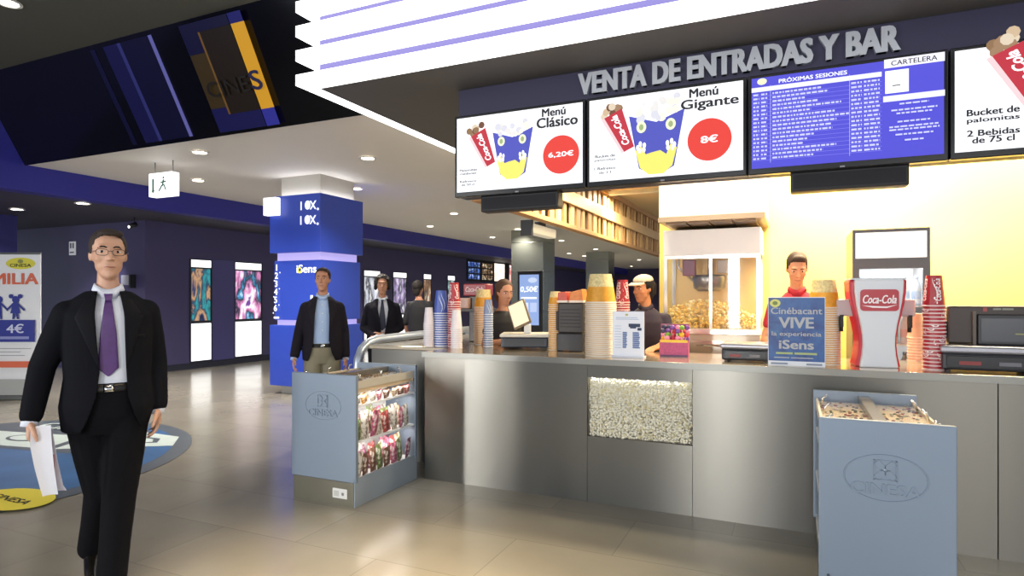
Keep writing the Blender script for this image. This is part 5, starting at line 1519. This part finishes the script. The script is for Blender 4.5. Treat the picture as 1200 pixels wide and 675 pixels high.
# ---- man in blazer and khaki trousers
loc, rz = facing(378, 6.35)
J = dict(head=(0.0, -.01, 1.665), neck=(0, .01, 1.44), sl=(-.155, 0, 1.375), el=(-.225, .03, 1.12), wl=(-.27, -.04, .89), sr=(.155, .0, 1.375), er=(.21, .04, 1.12), wr=(.225, -.02, .875),
         hl=(-.085, .0, .90), kl=(-.10, .0, .48), al=(-.11, .03, .085), hr=(.085, .0, .90), kr=(.10, -.04, .48), ar=(.11, -.02, .085))
make_person('young man in open dark blazer, light blue shirt and khaki trousers before the blue column', loc, rz, dict(
    J=J, vox=.009, hs=1.02, yaw=-.2, skin='#c08a6e', hair='#2b1d15', shirt='#a9c0e4', jacket='#221f26', trousers='#8c8672', waist=1.02,
    handl=((-.1, -.2, -1), (.6, -.3, 0), (0, -1, 0)), handr=((.1, -.2, -1), (-1, 0, 0), (0, -1, 0)),
    open_l=[(-.05, 1.50), (-.075, 1.30), (-.09, 1.02), (-.12, .90), (-.15, .82)], open_r=[(.05, 1.50), (.065, 1.30), (.06, 1.05), (.09, .92), (.14, .82)], hem=.85, lapel_z=1.15))

# ---- curly-haired man in a dark suit
loc, rz = facing(448, 7.9)
J = dict(head=(0.0, -.01, 1.64), neck=(0, .01, 1.42), sl=(-.155, 0, 1.355), el=(-.225, .02, 1.10), wl=(-.08, -.19, 1.0), sr=(.155, .0, 1.355), er=(.225, .02, 1.10), wr=(.0, -.20, 1.0),
         hl=(-.085, .0, .90), kl=(-.09, .0, .48), al=(-.10, .03, .085), hr=(.085, .0, .90), kr=(.09, -.02, .48), ar=(.10, 0, .085))
make_person('curly-haired man in a dark suit and tie standing with hands clasped', loc, rz, dict(
    J=J, vox=.010, hs=1.02, skin='#b98468', hair='#1a120d', hairstyle='curly', shirt='#e0e4ee', jacket='#191820', trousers='#17161c', tie='#23283e', waist=1.02,
    handl=((1, -.1, -.25), (0, 1, 0), (.2, 0, 1), (.4, .4, .3)), handr=((-1, -.2, -.2), (0, 1, 0), (-.2, 0, 1), (.4, .4, .3)),
    open_l=[(-.05, 1.47), (-.055, 1.34), (-.015, 1.10), (-.012, .98), (-.06, .80)], open_r=[(.05, 1.47), (.075, 1.34), (.04, 1.10), (.02, .98), (.08, .80)], hem=.82, lapel_z=1.12))

# ---- visitor in black with a bag, beyond the cups
loc, rz = facing(492, 9.4)
J = dict(head=(0.03, -.01, 1.62), neck=(0, .01, 1.41), sl=(-.16, 0, 1.37), el=(-.24, .02, 1.10), wl=(-.20, -.08, .88), sr=(.16, .0, 1.37), er=(.23, .03, 1.10), wr=(.22, -.05, .87),
         hl=(-.08, .0, .88), kl=(-.09, .0, .47), al=(-.10, .03, .085), hr=(.08, .0, .88), kr=(.09, -.02, .47), ar=(.10, 0, .085))
make_person('dark-haired visitor in black seen from behind at the lit poster cases', loc, rz+PI*.86, dict(
    J=J, vox=.011, skin='#b98468', hair='#1c140f', hairstyle='long', shirt='#17161b', trousers='#1a191e', waist=1.02, sleeve=.98, collar=False, belt=False, fat=.012,
    handl=((-.1, -.2, -1), (.6, -.3, 0), (0, -1, 0)), handr=((.1, -.2, -1), (-1, 0, 0), (0, -1, 0))))

# ---- server in black behind the tilted screen
loc, rz = facing(591, 5.95)
J = dict(head=(0.0, -.01, 1.53), neck=(0, .01, 1.32), sl=(-.16, 0, 1.28), el=(-.22, -.02, 1.04), wl=(-.05, -.22, 1.09), sr=(.16, .0, 1.28), er=(.22, -.02, 1.04), wr=(.16, -.24, 1.08),
         hl=(-.08, .0, .84), kl=(-.09, .0, .45), al=(-.10, .03, .085), hr=(.08, .0, .84), kr=(.09, -.02, .45), ar=(.10, 0, .085))
sc = lambda tor, k: [(z*k, cx, cy, rx, ry) for z, cx, cy, rx, ry in tor]
T0 = [(.84, 0, .01, .155, .11), (.95, 0, .0, .165, .115), (1.08, 0, 0, .14, .10), (1.25, 0, 0, .155, .11), (1.37, 0, .0, .16, .10), (1.45, 0, .01, .12, .08), (1.50, 0, .015, .065, .055)]
make_person('server with brown hair in black working behind the tilted till screen', loc, rz+.5, dict(
    J=J, vox=.011, torso=sc(T0, .92), skin='#b98468', hair='#4a3020', hairstyle='long', pitch=.25, shirt='#141318', trousers='#1a191e', waist=.95, sleeve=.5, collar=False, belt=False, fat=.01,
    handl=((.6, -.7, -.1), (0, 0, -1), (.7, .3, 0)), handr=((0, -1, -.1), (0, 0, -1), (-1, 0, 0))))

# ---- woman with cap leaning a hand on the counter
loc, rz = facing(757, 5.42)
J = dict(head=(-.03, -.03, 1.555), neck=(.0, .01, 1.34), sl=(-.155, 0, 1.29), el=(-.22, -.02, 1.05), wl=(-.20, -.20, 1.07), sr=(.155, .0, 1.29), er=(.20, -.06, 1.12), wr=(.10, -.27, 1.075),
         hl=(-.08, .0, .86), kl=(-.09, .0, .46), al=(-.10, .03, .085), hr=(.08, .0, .86), kr=(.09, -.02, .46), ar=(.10, 0, .085))
tw_, Hw, Fw = make_person('woman server in a pale peaked cap and dark polo shirt leaning on the counter', loc, rz, dict(
    J=J, vox=.008, torso=sc(T0, .93), hs=.98, yaw=-.75, pitch=.12, skin='#c98a5e', hair='#15100d', hairstyle='cap', shirt='#2a2030', trousers='#1a1a20', waist=.98, sleeve=.55, belt=False, fat=.012,
    handl=((-.1, -.9, -.15), (0, 0, -1), (1, 0, 0), (.1, .15, .1)), handr=((-.5, -.8, -.12), (0, 0, -1), (-1, .2, 0), (.1, .15, .1))))
m = MB(); RRw = (Matrix.Rotation(-.75, 4, 'Z') @ Matrix.Rotation(.12, 4, 'X')).to_3x3()
m.ellip(Hw((0, .018, .075)), (.084, .095, .055), None, RRw); m2 = fuse(m, .007, 1, mat('#cdbfa6', .7, noise=.15, scale=20, name='cap_cloth'))
bm = bmesh.new(); bm.from_mesh(m2)
Hwi = Matrix.Translation(Hw((0, 0, 0))) @ RRw.to_4x4(); Hwi = Hwi.inverted()
for v in list(bm.verts):
    if (Hwi @ v.co).z < .062: bm.verts.remove(v)
bm.to_mesh(m2); bm.free()
o = put(m2, 'cap', None, tw_); sm = o.modifiers.new('thick', 'SOLIDIFY'); sm.thickness = .004
m = MB(); vs = []; fs = []
for k in range(9):
    a_ = PI+PI*k/8
    for r in (1.0, 1.0):
        pass
    vs.append(Hw((.072*math.cos(a_), -.045+.04*math.sin(a_), .066))); vs.append(Hw((.078*math.cos(a_), -.05+.115*math.sin(a_), .050)))
for k in range(8): fs.append((2*k, 2*k+1, 2*k+3, 2*k+2))
m.add(vs, fs, mat('#cdbfa6', .7), True); o = m.build('cap_peak', None, tw_); sm = o.modifiers.new('thick', 'SOLIDIFY'); sm.thickness = .004
m = MB(); ball_chain(m, [Hw((0, .10, .04)), Hw((0, .14, .02)), Hw((0, .145, -.06))], [.02, .03, .016]); put(fuse(m, .007, 1, mat('#15100d', .7)), 'ponytail', None, tw_)

# ---- young server in red looking down behind the blue sign
loc, rz = facing(934, 4.85)
J = dict(head=(0.0, -.07, 1.70), neck=(0, .0, 1.49), sl=(-.155, 0, 1.41), el=(-.23, -.02, 1.14), wl=(-.12, -.24, 1.10), sr=(.155, .0, 1.41), er=(.23, -.02, 1.14), wr=(.10, -.24, 1.10),
         hl=(-.08, .02, .92), kl=(-.09, .02, .48), al=(-.10, .04, .085), hr=(.08, .02, .92), kr=(.09, .0, .48), ar=(.10, .02, .085))
make_person('young male server in a red polo shirt looking down behind the blue sign', loc, rz, dict(
    J=J, vox=.007, hs=1.0, yaw=.12, pitch=.42, skin='#d0936c', hair='#3a2618', hairstyle='tuft', shirt='#b02434', trousers='#1a1a20', waist=1.04, sleeve=.5, belt=False, fat=.012,
    handl=((.5, -.8, -.1), (0, 0, -1), (1, 0, 0)), handr=((-.5, -.8, -.1), (0, 0, -1), (-1, 0, 0))))
